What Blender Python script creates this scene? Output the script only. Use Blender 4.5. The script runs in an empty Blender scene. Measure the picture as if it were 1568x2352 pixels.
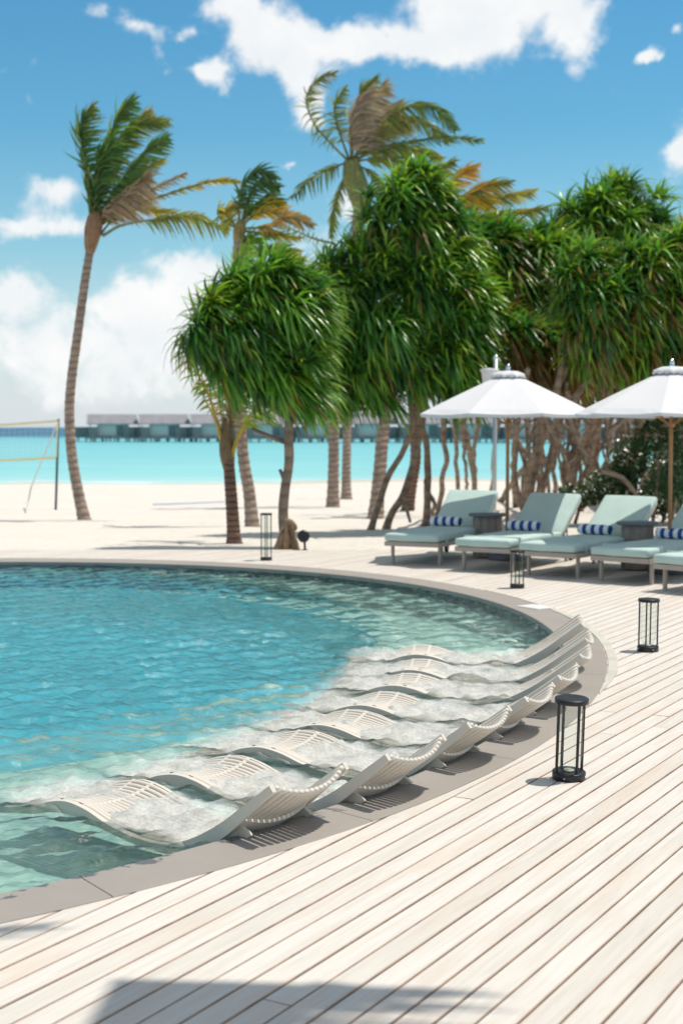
import bpy, bmesh, math, random
import numpy as np
from mathutils import Vector, Matrix, noise
R = math.radians
random.seed(7); rng = np.random.default_rng(7)
scn = bpy.context.scene
COL = scn.collection

# ---------------------------------------------------------------- camera, sky, sun, exposure
CAM_H = 1.75
PITCH = math.atan(.06)
F_PX = 50 / 36 * 2352
cam_d = bpy.data.cameras.new('camera'); cam = bpy.data.objects.new('camera', cam_d); COL.objects.link(cam)
cam.location = (0, 0, CAM_H); cam.rotation_euler = (R(90) - PITCH, 0, 0)
cam_d.sensor_fit = 'VERTICAL'; cam_d.sensor_height = 36; cam_d.lens = 50
cam_d.clip_end = 6000; cam_d.clip_start = .05
cam_d.dof.use_dof = True; cam_d.dof.focus_distance = 7.3; cam_d.dof.aperture_fstop = 2.8
scn.camera = cam
scn.view_settings.view_transform = 'Standard'; scn.view_settings.look = 'None'
scn.view_settings.exposure = EXPOSURE = 0.0
scn.view_settings.gamma = 1
scn.cycles.max_bounces = 10; scn.cycles.transparent_max_bounces = 16
scn.cycles.transmission_bounces = 6; scn.cycles.glossy_bounces = 3; scn.cycles.diffuse_bounces = 3
scn.cycles.sample_clamp_indirect = 6
scn.cycles.caustics_refractive = False; scn.cycles.caustics_reflective = False

SHIFT = Vector((-.36, -.10, -1)).normalized()          # the way sunlight travels
SUN_EL = math.asin(-SHIFT.z)
sun_d = bpy.data.lights.new('sun', 'SUN'); sun_d.energy = 4.0; sun_d.angle = R(.6); sun_d.color = (1, .93, .83)
sun = bpy.data.objects.new('sun', sun_d); COL.objects.link(sun)
sun.rotation_euler = SHIFT.to_track_quat('-Z', 'Y').to_euler()

def ray(px, py):
    f = Vector((0, math.cos(PITCH), -math.sin(PITCH))); u = Vector((0, math.sin(PITCH), math.cos(PITCH)))
    return f + Vector(((px - 784) / F_PX, 0, 0)) + u * ((1176 - py) / F_PX)
def G(px, py, z=0.0):                                   # a photo pixel (1568 wide) on the level z
    r = ray(px, py); t = (z - CAM_H) / r.z
    return Vector((r.x * t, r.y * t, z))
def At(px, py, D):                                      # the same pixel at distance D
    r = ray(px, py); t = D / r.y
    return Vector((r.x * t, D, CAM_H + r.z * t))
def sand_z(y): return .35 - .02 * y if y > 18 else -.01 - (18 - max(y, 12)) * .02
def GS(px, py):                                         # on the sloping beach
    r = ray(px, py); t = (.35 - CAM_H) / (r.z + .02 * r.y)
    return Vector((r.x * t, r.y * t, CAM_H + r.z * t))

# ---------------------------------------------------------------- node helpers
class NT:
    def __init__(s, tree): s.t = tree; s.n = tree.nodes; s.l = tree.links
    def new(s, typ, **kw):
        n = s.n.new(typ)
        for k, v in kw.items(): setattr(n, k, v)
        return n
    def inp(s, node, key, val):
        sock = node.inputs[key]
        if isinstance(val, bpy.types.NodeSocket): s.l.new(val, sock)
        elif val is not None: sock.default_value = val
    def math(s, op, a, b=None, c=None, clamp=False):
        n = s.new('ShaderNodeMath', operation=op, use_clamp=clamp)
        s.inp(n, 0, a)
        if b is not None: s.inp(n, 1, b)
        if c is not None: s.inp(n, 2, c)
        return n.outputs[0]
    def vmath(s, op, a, b=None):
        n = s.new('ShaderNodeVectorMath', operation=op); s.inp(n, 0, a)
        if b is not None: s.inp(n, 1, b)
        return n.outputs[1] if op in ('LENGTH', 'DOT_PRODUCT') else n.outputs[0]
    def noise(s, vec, scale, detail=3, rough=.5, dist=0):
        n = s.new('ShaderNodeTexNoise')
        if vec is not None: s.inp(n, 'Vector', vec)
        n.inputs['Scale'].default_value = scale; n.inputs['Detail'].default_value = detail
        n.inputs['Roughness'].default_value = rough; n.inputs['Distortion'].default_value = dist
        return n
    def ramp(s, fac, stops, interp='LINEAR'):
        n = s.new('ShaderNodeValToRGB'); s.inp(n, 0, fac); cr = n.color_ramp; cr.interpolation = interp
        while len(cr.elements) < len(stops): cr.elements.new(.5)
        for e, (p, c) in zip(cr.elements, stops):
            e.position = p; e.color = (c, c, c, 1) if isinstance(c, (int, float)) else (*c, 1)
        return n.outputs[0]
    def mix(s, fac, a, b, blend='MIX'):
        n = s.new('ShaderNodeMix', data_type='RGBA', blend_type=blend)
        s.inp(n, 0, fac)
        s.inp(n, 6, (*a, 1) if isinstance(a, tuple) and len(a) == 3 else a)
        s.inp(n, 7, (*b, 1) if isinstance(b, tuple) and len(b) == 3 else b)
        return n.outputs[2]
    def smooth(s, x, a, b):
        n = s.new('ShaderNodeMapRange', interpolation_type='SMOOTHSTEP'); s.inp(n, 0, x)
        n.inputs[1].default_value = a; n.inputs[2].default_value = b
        return n.outputs[0]
    def mapping(s, vec, scale=(1, 1, 1), loc=(0, 0, 0), rot=(0, 0, 0)):
        n = s.new('ShaderNodeMapping'); s.inp(n, 0, vec)
        n.inputs['Scale'].default_value = scale; n.inputs['Location'].default_value = loc; n.inputs['Rotation'].default_value = rot
        return n.outputs[0]

# ---------------------------------------------------------------- world: Nishita sky with clouds laid out by direction
world = bpy.data.worlds.new('World'); scn.world = world; world.use_nodes = True
w = NT(world.node_tree); w.n.clear()
sky = w.new('ShaderNodeTexSky', sky_type='NISHITA', sun_disc=False)
sky.sun_elevation = SUN_EL; sky.sun_rotation = math.atan2(-SHIFT.x, -SHIFT.y)
sky.altitude = 0; sky.air_density = 1.0; sky.dust_density = .6; sky.ozone_density = 2.0
tc = w.new('ShaderNodeTexCoord'); sep = w.new('ShaderNodeSeparateXYZ'); w.l.new(tc.outputs['Generated'], sep.inputs[0])
dx, dy, dz = sep.outputs
ady = w.math('MAXIMUM', w.math('ABSOLUTE', dy), .05)
u = w.math('DIVIDE', dx, ady); v = w.math('DIVIDE', dz, ady)
el = w.math('MAXIMUM', dz, 0.0)
# the photographed sky is a deeper, more turquoise blue than Nishita's; overhead it is warmed to take blue out of the shadows
tint = w.ramp(el, [(0, (.85, .90, .93)), (.05, (.74, .91, .91)), (.12, (.50, .89, .90)), (.30, (.37, .83, .93)), (.38, (.80, .84, .76)), (1, (.80, .80, .68))])
skyc = w.mix(1.0, sky.outputs[0], tint, 'MULTIPLY')
uv = w.new('ShaderNodeCombineXYZ'); w.l.new(u, uv.inputs[0]); w.l.new(v, uv.inputs[1])
wob = w.noise(uv.outputs[0], 14, 6, .6)
wv = w.vmath('MULTIPLY', w.vmath('SUBTRACT', wob.outputs['Color'], (.5, .5, .5)), (.045, .035, 0))
wob2 = w.noise(uv.outputs[0], 55, 5, .6)
wv2 = w.vmath('MULTIPLY', w.vmath('SUBTRACT', wob2.outputs['Color'], (.5, .5, .5)), (.016, .014, 0))
uvw = w.vmath('ADD', w.vmath('ADD', uv.outputs[0], wv), wv2)
BLOBS = [  # px, py, rx, ry, strength
    (520, 5, 70, 50, 1), (590, 60, 80, 60, .9), (640, 130, 90, 60, .9), (720, 120, 100, 50, .8), (680, 200, 55, 60, .9), (705, 265, 30, 35, .7),
    (830, 130, 90, 32, .7), (960, 135, 100, 40, .95), (1040, 80, 110, 75, 1.2), (1120, 10, 150, 70, 1.2), (1280, 20, 90, 60, .8), (1300, 90, 60, 50, .7), (1295, 160, 35, 35, .6), (1180, 110, 50, 40, .5),
    (240, 38, 40, 26, .8), (345, 80, 60, 22, .75), (395, 130, 28, 45, .75), (500, 185, 38, 42, 1), (470, 175, 30, 15, .6), (455, 85, 22, 15, .6),
    (1470, 133, 28, 20, 1.2), (1553, 88, 22, 18, .9), (1560, 345, 45, 45, 1.1), (1640, 380, 120, 60, 1),
    (140, 435, 75, 38, 1), (60, 515, 80, 28, 1), (200, 525, 70, 30, .8), (320, 480, 90, 50, .55), (670, 400, 24, 10, .8), (790, 480, 50, 60, .8), (765, 360, 14, 14, .8),
    (430, 625, 60, 45, 1.15), (340, 690, 70, 40, .9), (250, 715, 80, 35, .8), (40, 670, 75, 50, 1), (90, 790, 130, 90, .9),
    (330, 800, 150, 90, .9), (520, 760, 130, 120, 1), (720, 600, 90, 60, .7), (200, 900, 220, 50, .5), (1700, 700, 200, 150, 1), (-250, 600, 200, 120, 1), (-150, 200, 150, 80, .8)]
acc = None
for (px, py, rx, ry, s_) in BLOBS:
    c = ((px - 784) / F_PX, (980 - py) / F_PX, 0)
    d = w.vmath('SUBTRACT', uvw, c); d = w.vmath('MULTIPLY', d, (F_PX / rx, F_PX / ry, 0))
    q = w.vmath('DOT_PRODUCT', d, d)
    g = w.math('MULTIPLY', w.math('EXPONENT', w.math('MULTIPLY', q, -.9)), s_)
    acc = g if acc is None else w.math('ADD', acc, g)
det = w.noise(uv.outputs[0], 30, 7, .62, .4)
dens = w.math('ADD', acc, w.math('MULTIPLY', w.math('SUBTRACT', det.outputs['Fac'], .5), 1.9))
front = w.smooth(dens, .30, 1.08)
back = w.smooth(w.noise(tc.outputs['Generated'], 3.2, 6, .6).outputs['Fac'], .44, .62)
isf = w.math('GREATER_THAN', dy, 0.05)
inview = w.math('MULTIPLY', isf, w.math('LESS_THAN', v, .42))
mask = w.math('ADD', w.math('MULTIPLY', front, inview), w.math('MULTIPLY', w.math('MULTIPLY', back, .8), w.math('SUBTRACT', 1.0, inview)))
mask = w.math('MULTIPLY', mask, w.smooth(dz, -.005, .02))
body = w.noise(uv.outputs[0], 18, 5, .6)
cshade = w.ramp(body.outputs['Fac'], [(.32, (6.5, 6.75, 6.95)), (.66, (7.5, 7.45, 7.35))])
hazef = w.ramp(el, [(0, 1.0), (.05, .62), (.12, .2), (.2, 0)])
skyh = w.mix(w.math('MULTIPLY', hazef, .75), skyc, (5.7, 6.25, 6.9))
cc = w.mix(w.math('MULTIPLY', mask, .95), skyh, cshade)
bg = w.new('ShaderNodeBackground'); w.l.new(cc, bg.inputs[0]); bg.inputs[1].default_value = .135
wo = w.new('ShaderNodeOutputWorld'); w.l.new(bg.outputs[0], wo.inputs[0])

# ---------------------------------------------------------------- object helpers
def link(name, me, mat=None, parent=None, loc=None):
    o = bpy.data.objects.new(name, me); COL.objects.link(o)
    if mat is not None:
        for m_ in (mat if isinstance(mat, (list, tuple)) else [mat]): me.materials.append(m_)
    if parent is not None: o.parent = parent
    if loc is not None: o.location = loc
    return o
def tag(o, label=None, cat=None, group=None, kind=None):
    for k, v_ in (('label', label), ('category', cat), ('group', group), ('kind', kind)):
        if v_: o[k] = v_
    return o
def empty(name, loc=(0, 0, 0), rz=0, label=None, cat=None, group=None):
    o = bpy.data.objects.new(name, None); COL.objects.link(o); o.location = loc; o.rotation_euler = (0, 0, rz)
    o.empty_display_size = .1
    return tag(o, label, cat, group)
def copy_tree(o, parent=None):
    c = o.copy(); COL.objects.link(c)
    if parent is not None: c.parent = parent
    for ch in list(o.children): copy_tree(ch, c)
    return c
class MB:
    def __init__(s): s.v = []; s.f = []; s.mi = []; s.c = []; s.n = 0; s.sm = []
    def add(s, verts, faces, mi=0, col=(1, 1, 1), smooth=False):
        verts = np.asarray(verts, float).reshape(-1, 3)
        s.v.append(verts)
        s.f += [tuple(i + s.n for i in f) for f in faces]; s.mi += [mi] * len(faces); s.sm += [smooth] * len(faces)
        s.c.append(np.tile(np.array(col, float), (len(verts), 1)) if np.ndim(col) == 1 else np.asarray(col, float))
        s.n += len(verts)
    def box(s, c, size, rot=None, mi=0, col=(1, 1, 1)):
        hx, hy, hz = [q / 2 for q in size]
        p = np.array([(x, y, z) for x in (-hx, hx) for y in (-hy, hy) for z in (-hz, hz)])
        if rot is not None: p = p @ np.array(rot.to_3x3()).T
        s.add(p + np.array(c), [(0, 1, 3, 2), (4, 6, 7, 5), (0, 4, 5, 1), (2, 3, 7, 6), (0, 2, 6, 4), (1, 5, 7, 3)], mi, col)
    def tube(s, pts, rad, n=8, cap=True, mi=0, col=(1, 1, 1), smooth=True, ell=1.0, up=None):
        pts = [Vector(p) for p in pts]; m = len(pts)
        if np.ndim(rad) == 0: rad = [rad] * m
        ref = up or Vector((0, 0, 1)); out = []; prev = None
        for i, p in enumerate(pts):
            t = (pts[min(i + 1, m - 1)] - pts[max(i - 1, 0)]).normalized()
            if prev is None:
                a = t.cross(ref)
                if a.length < 1e-3: a = t.cross(Vector((0, 1, 0)))
            else: a = prev - t * prev.dot(t)
            a.normalize(); prev = a; b = a.cross(t)
            for k in range(n):
                th = 2 * math.pi * k / n
                out.append(p + a * math.cos(th) * rad[i] + b * math.sin(th) * rad[i] * ell)
        f = [(i * n + k, i * n + (k + 1) % n, (i + 1) * n + (k + 1) % n, (i + 1) * n + k) for i in range(m - 1) for k in range(n)]
        if cap: f += [tuple(range(n))[::-1], tuple((m - 1) * n + k for k in range(n))]
        s.add(out, f, mi, col, smooth)
    def lathe(s, prof, n=32, c=(0, 0, 0), mi=0, col=(1, 1, 1), smooth=True):
        out = [(c[0] + r * math.cos(2 * math.pi * k / n), c[1] + r * math.sin(2 * math.pi * k / n), c[2] + z) for r, z in prof for k in range(n)]
        f = [(i * n + k, i * n + (k + 1) % n, (i + 1) * n + (k + 1) % n, (i + 1) * n + k) for i in range(len(prof) - 1) for k in range(n)]
        s.add(out, f, mi, col, smooth)
    def build(s, name, mat=None, parent=None, loc=None):
        me = bpy.data.meshes.new(name); me.from_pydata(np.vstack(s.v).tolist(), [], s.f)
        me.polygons.foreach_set('material_index', s.mi); me.polygons.foreach_set('use_smooth', s.sm)
        ca = me.color_attributes.new('tint', 'FLOAT_COLOR', 'POINT'); cc_ = np.vstack(s.c)
        ca.data.foreach_set('color', np.hstack([cc_, np.ones((len(cc_), 1))]).ravel())
        me.update()
        return link(name, me, mat, parent, loc)
def spline(pts, n):
    pts = [Vector(p) for p in pts]; P = [pts[0] * 2 - pts[1]] + pts + [pts[-1] * 2 - pts[-2]]; out = []
    segs = len(pts) - 1
    for i in range(n):
        t = i / (n - 1) * segs; k = min(int(t), segs - 1); t -= k
        a, b, c, d = P[k:k + 4]
        out.append(.5 * ((2 * b) + (c - a) * t + (2 * a - 5 * b + 4 * c - d) * t * t + (3 * b - a - 3 * c + d) * t ** 3))
    return out
def rbox(name, size, mat, parent, loc=(0, 0, 0), rot=(0, 0, 0), bev=.02, seg=3, puff=0):
    bm = bmesh.new(); bmesh.ops.create_cube(bm, size=1)
    bmesh.ops.scale(bm, vec=size, verts=bm.verts)
    bmesh.ops.bevel(bm, geom=list(bm.edges), offset=bev, segments=seg, affect='EDGES', profile=.6)
    if puff:
        bmesh.ops.subdivide_edges(bm, edges=[e for e in bm.edges if e.calc_length() > .25], cuts=7, use_grid_fill=True)
        for vv in bm.verts:
            q = max(0, 1 - (2 * vv.co.x / size[0]) ** 4) * max(0, 1 - (2 * vv.co.y / size[1]) ** 4)
            vv.co.z += math.copysign(puff * q, vv.co.z) + .006 * noise.noise(vv.co * 5)
    me = bpy.data.meshes.new(name); bm.to_mesh(me); bm.free()
    for p_ in me.polygons: p_.use_smooth = True
    o = link(name, me, mat, parent, loc); o.rotation_euler = rot
    return o

# ---------------------------------------------------------------- materials
def mat(name, color=(.5, .5, .5), rough=.6, spec=.5, metal=0, vary=0, vscale=4, bump=0, bscale=40, tint=False, trans=0):
    m = bpy.data.materials.new(name); m.use_nodes = True; t = NT(m.node_tree); b = t.n['Principled BSDF']
    b.inputs['Roughness'].default_value = rough; b.inputs['Metallic'].default_value = metal
    b.inputs['Specular IOR Level'].default_value = spec
    co = t.new('ShaderNodeTexCoord').outputs['Object']
    base = (*color, 1)
    if tint:
        at = t.new('ShaderNodeAttribute', attribute_name='tint'); base = t.mix(1.0, color, at.outputs['Color'], 'MULTIPLY')
    if vary:
        nz = t.noise(co, vscale, 5, .6)
        base = t.mix(1.0, base, t.ramp(nz.outputs['Fac'], [(.3, 1 - vary), (.7, 1 + vary * .3)]), 'MULTIPLY')
    t.inp(b, 'Base Color', base)
    if bump:
        nb = t.noise(co, bscale, 4, .6); bp = t.new('ShaderNodeBump'); bp.inputs['Strength'].default_value = bump
        bp.inputs['Distance'].default_value = .02; t.l.new(nb.outputs['Fac'], bp.inputs['Height']); t.l.new(bp.outputs[0], b.inputs['Normal'])
    if trans:
        tr = t.new('ShaderNodeBsdfTranslucent'); t.inp(tr, 'Color', t.mix(1.0, base, (1.6, 1.7, .7), 'MULTIPLY'))
        mx = t.new('ShaderNodeMixShader'); mx.inputs[0].default_value = trans
        t.l.new(b.outputs[0], mx.inputs[1]); t.l.new(tr.outputs[0], mx.inputs[2])
        t.l.new(mx.outputs[0], t.n['Material Output'].inputs[0])
    return m
M = {}
M['black'] = mat('black_metal', (.012, .012, .014), .38, vary=.2, bump=.05, bscale=300)
M['resin'] = mat('white_resin', (.68, .63, .555), .5, vary=.08, vscale=3)
M['leaf'] = mat('strap_leaf', (1, 1, 1), .30, .7, tint=True, trans=.28)
M['frond'] = mat('palm_leaflet', (1, 1, 1), .42, .5, tint=True, trans=.3)
M['petiole'] = mat('palm_stalk', (1, 1, 1), .6, tint=True, vary=.45, vscale=9, bump=.6, bscale=25)
M['canopy'] = mat('white_canvas', (.70, .70, .715), .8, .2, vary=.04, vscale=2, bump=.04, bscale=200)
M['teak'] = mat('teak_pole', (.42, .22, .09), .5, vary=.25, vscale=6)
M['cushion'] = mat('sage_cushion', (.49, .63, .59), .85, .2, vary=.08, vscale=3, bump=.15, bscale=260)
M['chframe'] = mat('taupe_frame', (.42, .36, .32), .5, vary=.1)
M['tabletop'] = mat('slate_top', (.13, .15, .18), .5, vary=.1)
M['tablebody'] = mat('weathered_slats', (.30, .25, .21), .7, vary=.25, vscale=9)
M['steel'] = mat('steel_pole', (.42, .45, .47), .35, metal=.6)
M['chrome'] = mat('chrome', (.75, .78, .8), .2, metal=1)
M['driftwood'] = mat('driftwood', (.34, .22, .13), .8, vary=.4, vscale=14, bump=.5, bscale=40)
M['yellow'] = mat('yellow_tape', (.80, .73, .42), .6)
M['whitecord'] = mat('white_cord', (.75, .75, .72), .7)
M['blue'] = mat('blue_cord', (.12, .28, .6), .7)
M['netpost'] = mat('net_post', (.03, .09, .11), .5)

def bark_mat(name, c1, c2, ring=9, ringamt=.5):
    m = bpy.data.materials.new(name); m.use_nodes = True; t = NT(m.node_tree); b = t.n['Principled BSDF']
    co = t.new('ShaderNodeTexCoord').outputs['Object']
    nz = t.noise(co, 3.5, 5, .6)
    vec = t.mapping(co, scale=(.6, .6, 1))
    wv_ = t.new('ShaderNodeTexWave', wave_type='BANDS', bands_direction='Z'); t.inp(wv_, 'Vector', vec)
    wv_.inputs['Scale'].default_value = ring; wv_.inputs['Distortion'].default_value = 2.6; wv_.inputs['Detail'].default_value = 3
    wv_.inputs['Detail Scale'].default_value = 2
    rg = t.ramp(wv_.outputs['Fac'], [(0, 1 - ringamt), (.35, 1), (1, 1.05)])
    base = t.mix(t.ramp(nz.outputs['Fac'], [(.35, 0), (.65, 1)]), c1, c2)
    base = t.mix(1.0, base, rg, 'MULTIPLY')
    t.inp(b, 'Base Color', base); b.inputs['Roughness'].default_value = .85; b.inputs['Specular IOR Level'].default_value = .2
    hh = t.math('ADD', wv_.outputs['Fac'], t.math('MULTIPLY', t.noise(co, 30, 4, .6).outputs['Fac'], .8))
    bp = t.new('ShaderNodeBump'); bp.inputs['Strength'].default_value = .6; bp.inputs['Distance'].default_value = .02
    t.l.new(hh, bp.inputs['Height']); t.l.new(bp.outputs[0], b.inputs['Normal'])
    return m
M['palmbark'] = bark_mat('pale_palm_bark', (.40, .31, .245), (.27, .21, .17), 2.2, .35)
M['darkbark'] = bark_mat('brown_palm_bark', (.26, .15, .10), (.16, .11, .09), 3.2, .55)
M['pinebark'] = bark_mat('screw_pine_bark', (.33, .25, .185), (.20, .15, .115), 1.6, .25)

def deck_mat():
    m = bpy.data.materials.new('bleached_boards'); m.use_nodes = True; t = NT(m.node_tree); b = t.n['Principled BSDF']
    at = t.new('ShaderNodeAttribute', attribute_name='tint')
    geo = t.new('ShaderNodeTexCoord').outputs['Object']
    rot = t.mapping(geo, rot=(0, 0, DECK_A))            # x across the boards, y along them
    offs = t.vmath('ADD', rot, t.vmath('MULTIPLY', at.outputs['Vector'], (0, 37, 91)))
    g1 = t.noise(t.mapping(offs, scale=(22, 1.1, 1)), 2.0, 6, .62, .6)
    g2 = t.noise(t.mapping(offs, scale=(60, 3.0, 1)), 3.0, 4, .6)
    patch = t.noise(t.mapping(offs, scale=(3.2, .8, 1)), 1.2, 4, .55)
    base = t.mix(t.ramp(g1.outputs['Fac'], [(.40, 0), (.66, 1)]), (.675, .65, .605), (.60, .565, .515))
    base = t.mix(t.math('MULTIPLY', t.ramp(patch.outputs['Fac'], [(.52, 0), (.72, 1)]), .42), base, (.62, .49, .38))
    # cracks and worn grain that show the brown wood
    cr = t.math('MULTIPLY', t.ramp(g2.outputs['Fac'], [(.60, 0), (.70, 1)]), t.ramp(t.noise(rot, 1.1, 3).outputs['Fac'], [(.48, 0), (.62, 1)]))
    base = t.mix(t.math('MULTIPLY', cr, .55), base, (.40, .25, .15))
    base = t.mix(1.0, base, t.ramp(at.outputs['Fac'], [(0, (.90, .88, .85)), (.5, (.98, .97, .96)), (1, (1.04, 1.03, 1.02))]), 'MULTIPLY')
    t.inp(b, 'Base Color', base); b.inputs['Roughness'].default_value = .72; b.inputs['Specular IOR Level'].default_value = .25
    bp = t.new('ShaderNodeBump'); bp.inputs['Strength'].default_value = .25; bp.inputs['Distance'].default_value = .004
    t.l.new(g1.outputs['Fac'], bp.inputs['Height']); t.l.new(bp.outputs[0], b.inputs['Normal'])
    return m

def sand_mat():
    m = bpy.data.materials.new('white_sand'); m.use_nodes = True; t = NT(m.node_tree); b = t.n['Principled BSDF']
    co = t.new('ShaderNodeTexCoord').outputs['Object']
    n1 = t.noise(t.mapping(co, scale=(.5, 1, 1)), .6, 5, .6); n2 = t.noise(co, 4, 5, .65)
    base = t.mix(n1.outputs['Fac'], (.62, .575, .51), (.74, .70, .64))
    base = t.mix(t.math('MULTIPLY', t.ramp(n2.outputs['Fac'], [(.5, 0), (.75, 1)]), .25), base, (.58, .52, .44))
    sy = t.new('ShaderNodeSeparateXYZ'); t.l.new(co, sy.inputs[0])
    wet = t.smooth(t.math('ADD', sy.outputs['Y'], t.math('MULTIPLY', n1.outputs['Fac'], 3)), 67.5, 69.5)
    base = t.mix(t.math('MULTIPLY', wet, .6), base, (.45, .42, .36))
    t.inp(b, 'Base Color', base); b.inputs['Roughness'].default_value = .95; b.inputs['Specular IOR Level'].default_value = .1
    vo = t.new('ShaderNodeTexVoronoi', feature='SMOOTH_F1'); t.inp(vo, 'Vector', t.mapping(co, scale=(1, 1.3, 1))); vo.inputs['Scale'].default_value = 2.6
    hh = t.math('ADD', t.noise(co, 1.6, 6, .6).outputs['Fac'], t.math('ADD', t.math('MULTIPLY', n2.outputs['Fac'], .4), t.math('MULTIPLY', t.smooth(vo.outputs['Distance'], .05, .35), .35)))
    bp = t.new('ShaderNodeBump'); bp.inputs['Strength'].default_value = .5; bp.inputs['Distance'].default_value = .16
    t.l.new(hh, bp.inputs['Height']); t.l.new(bp.outputs[0], b.inputs['Normal'])
    return m

# ================================================================ SETTING
DECK_A = R(30.2)
PC = Vector((-5.3, 11.5, 0))
FI = [7.115, 0.164, -0.242, -0.021, 0.13, -0.176, 0.142]; FO = [7.493, 0.129, -0.163, -0.057, 0.147, -0.175, 0.117]
def four(c, th): return c[0] + sum(c[2 * k - 1] * math.cos(k * th) + c[2 * k] * math.sin(k * th) for k in (1, 2, 3))
def r_in(th): return four(FI, th)
def r_out(th): return four(FO, th)
def r_mid(th): return .35 * r_in(th) + .65 * r_out(th)
WZ = -.05                                                # pool water level
def r_deep(th):
    c = Vector((-5.19, 13.04)) - PC.xy; d = Vector((math.cos(th), math.sin(th)))
    b = c.dot(d); q = b * b - c.dot(c) + 5.58 ** 2
    return min(b + math.sqrt(max(q, .01)), r_in(th) - .1)
def ring_pt(rf, th, z): r = rf(th) if callable(rf) else rf; return (PC.x + r * math.cos(th), PC.y + r * math.sin(th), z)
NR = 360
def ring(mb, fa, za, fb, zb, mi=0, t0=0, t1=2 * math.pi, smooth=False, n=NR, col=(1, 1, 1)):
    A = [ring_pt(fa, t0 + (t1 - t0) * i / n, za) for i in range(n + 1)]; B = [ring_pt(fb, t0 + (t1 - t0) * i / n, zb) for i in range(n + 1)]
    mb.add(A + B, [(i, i + 1, n + 2 + i, n + 1 + i) for i in range(n)], mi, col, smooth)

# --- deck boards
def build_deck():
    sa, ca = math.sin(DECK_A), math.cos(DECK_A); step = .107; gap = .0065
    mb = MB(); y0, y1 = -1.5, 20.2
    def tt(y, s): return (y + s * sa) / ca
    def circ(s):                                         # where the line crosses the hole edge, by marching
        d = Vector((sa, ca)); n = Vector((ca, -sa)); base = n * s
        tc_ = (PC.xy - base).dot(d)
        def inside(t):
            p = base + d * t - PC.xy; return p.length < r_mid(math.atan2(p.y, p.x))
        if not inside(tc_):
            return None
        out = []
        for sg in (-1, 1):
            lo, hi = 0, 9
            for _ in range(24):
                m_ = (lo + hi) / 2
                if inside(tc_ + sg * m_): lo = m_
                else: hi = m_
            out.append(tc_ + sg * lo)
        return out
    k0 = int(-19 / step); k1 = int(9.5 / step)
    for k in range(k0, k1):
        s = k * step; sa0, sa1 = s + gap / 2, s + step - gap / 2; sm = s + step / 2
        a, b = tt(y0, sm), tt(y1, sm); cuts = circ(sm)
        # stay within the deck's width
        xs = lambda t: sm * ca + t * sa
        a = max(a, (-13 - sm * ca) / sa); b = min(b, (12 - sm * ca) / sa)
        if b <= a: continue
        spans = [(a, b)] if not cuts else [(a, cuts[0]), (cuts[1], b)]
        for (p, q) in spans:
            if q - p < .05: continue
            t = p; first = True
            while t < q - .02:
                L = random.uniform(5, 12); e = min(q, t + L)
                if q - e < .5: e = q
                tint = random.random(); tn = (tint, random.random(), random.random())
                e2 = e - (0.003 if e < q else 0)
                endfix = (e >= q - 1e-6 and abs(q - tt(y1, sm)) < 1e-4)
                def P(s_, t_, z): return (s_ * ca + t_ * sa, -s_ * sa + t_ * ca, z)
                ts0, ts1 = t, t
                te0 = tt(y1, sa0) if endfix else e2; te1 = tt(y1, sa1) if endfix else e2
                dz_ = random.uniform(-.0012, .0012); bw = .0028
                vs = [P(sa0, ts0, -.03), P(sa0, te0, -.03), P(sa0, te0, dz_ - bw), P(sa0, ts0, dz_ - bw),
                      P(sa0 + bw, ts0 + .002, dz_), P(sa0 + bw, te0 - .002, dz_), P(sa1 - bw, te1 - .002, dz_), P(sa1 - bw, ts1 + .002, dz_),
                      P(sa1, ts1, dz_ - bw), P(sa1, te1, dz_ - bw), P(sa1, te1, -.03), P(sa1, ts1, -.03)]
                fs = [(0, 1, 2, 3), (3, 2, 5, 4), (4, 5, 6, 7), (7, 6, 9, 8), (8, 9, 10, 11), (1, 10, 9, 6, 5, 2), (0, 3, 4, 7, 8, 11)]
                mb.add(vs, fs[2:3], 0, tn); mb.add(vs, fs[:2] + fs[3:], 1, tn)
                t = e
    o = mb.build('deck', [deck_mat(), mat('board_edges', (.50, .37, .28), .8, vary=.4, vscale=6)]); tag(o, kind='structure')
    ub = MB(); ring(ub, lambda th: r_in(th) + .12, -.045, 8.9, -.045)
    o = ub.build('deck_base', mat('joists', (.32, .14, .08), .9, vary=.3)); tag(o, kind='structure')
build_deck()

# --- sand sheet, from under the deck down to the sea bed and out to the horizon
def build_sand():
    xs = np.concatenate([np.linspace(-400, -40, 10, endpoint=False), np.arange(-40, 40, .7), np.linspace(40, 400, 10)])
    ys = np.concatenate([np.arange(-25, 17, 1.0), np.arange(17, 80, .45), np.linspace(80, 420, 15)])
    V = []; F_ = []
    for y in ys:
        for x in xs:
            z = .35 - .02 * y if y > 18 else -.01 - .06 * min(1, (18 - y) / 1.5)
            if y > 20.4:
                z += .05 * noise.noise(Vector((x * .25, y * .22, 0))) + .10 * noise.noise(Vector((x * .07, y * .07, 3))) * min(1, (y - 20.4) / 8)
                z += .025 * noise.noise(Vector((x * .9, y * .9, 7)))
            if y > 60: z += .12 * math.sin(x * .09 + 1.2) + .05 * math.sin(x * .31)
            if y > 18 and y < 20.4: z = -.075
            V.append((x, y, max(z, -2.6)))
    nx = len(xs)
    for j in range(len(ys) - 1):
        for i in range(nx - 1):
            cx, cy = (xs[i] + xs[i + 1]) / 2, (ys[j] + ys[j + 1]) / 2
            if math.hypot(cx - PC.x, cy - PC.y) < 8.3 and cy < 19.3: continue
            F_.append((j * nx + i, j * nx + i + 1, (j + 1) * nx + i + 1, (j + 1) * nx + i))
    mb = MB(); mb.add(V, F_, smooth=True); o = mb.build('sand', sand_mat()); tag(o, kind='structure')
build_sand()

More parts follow.
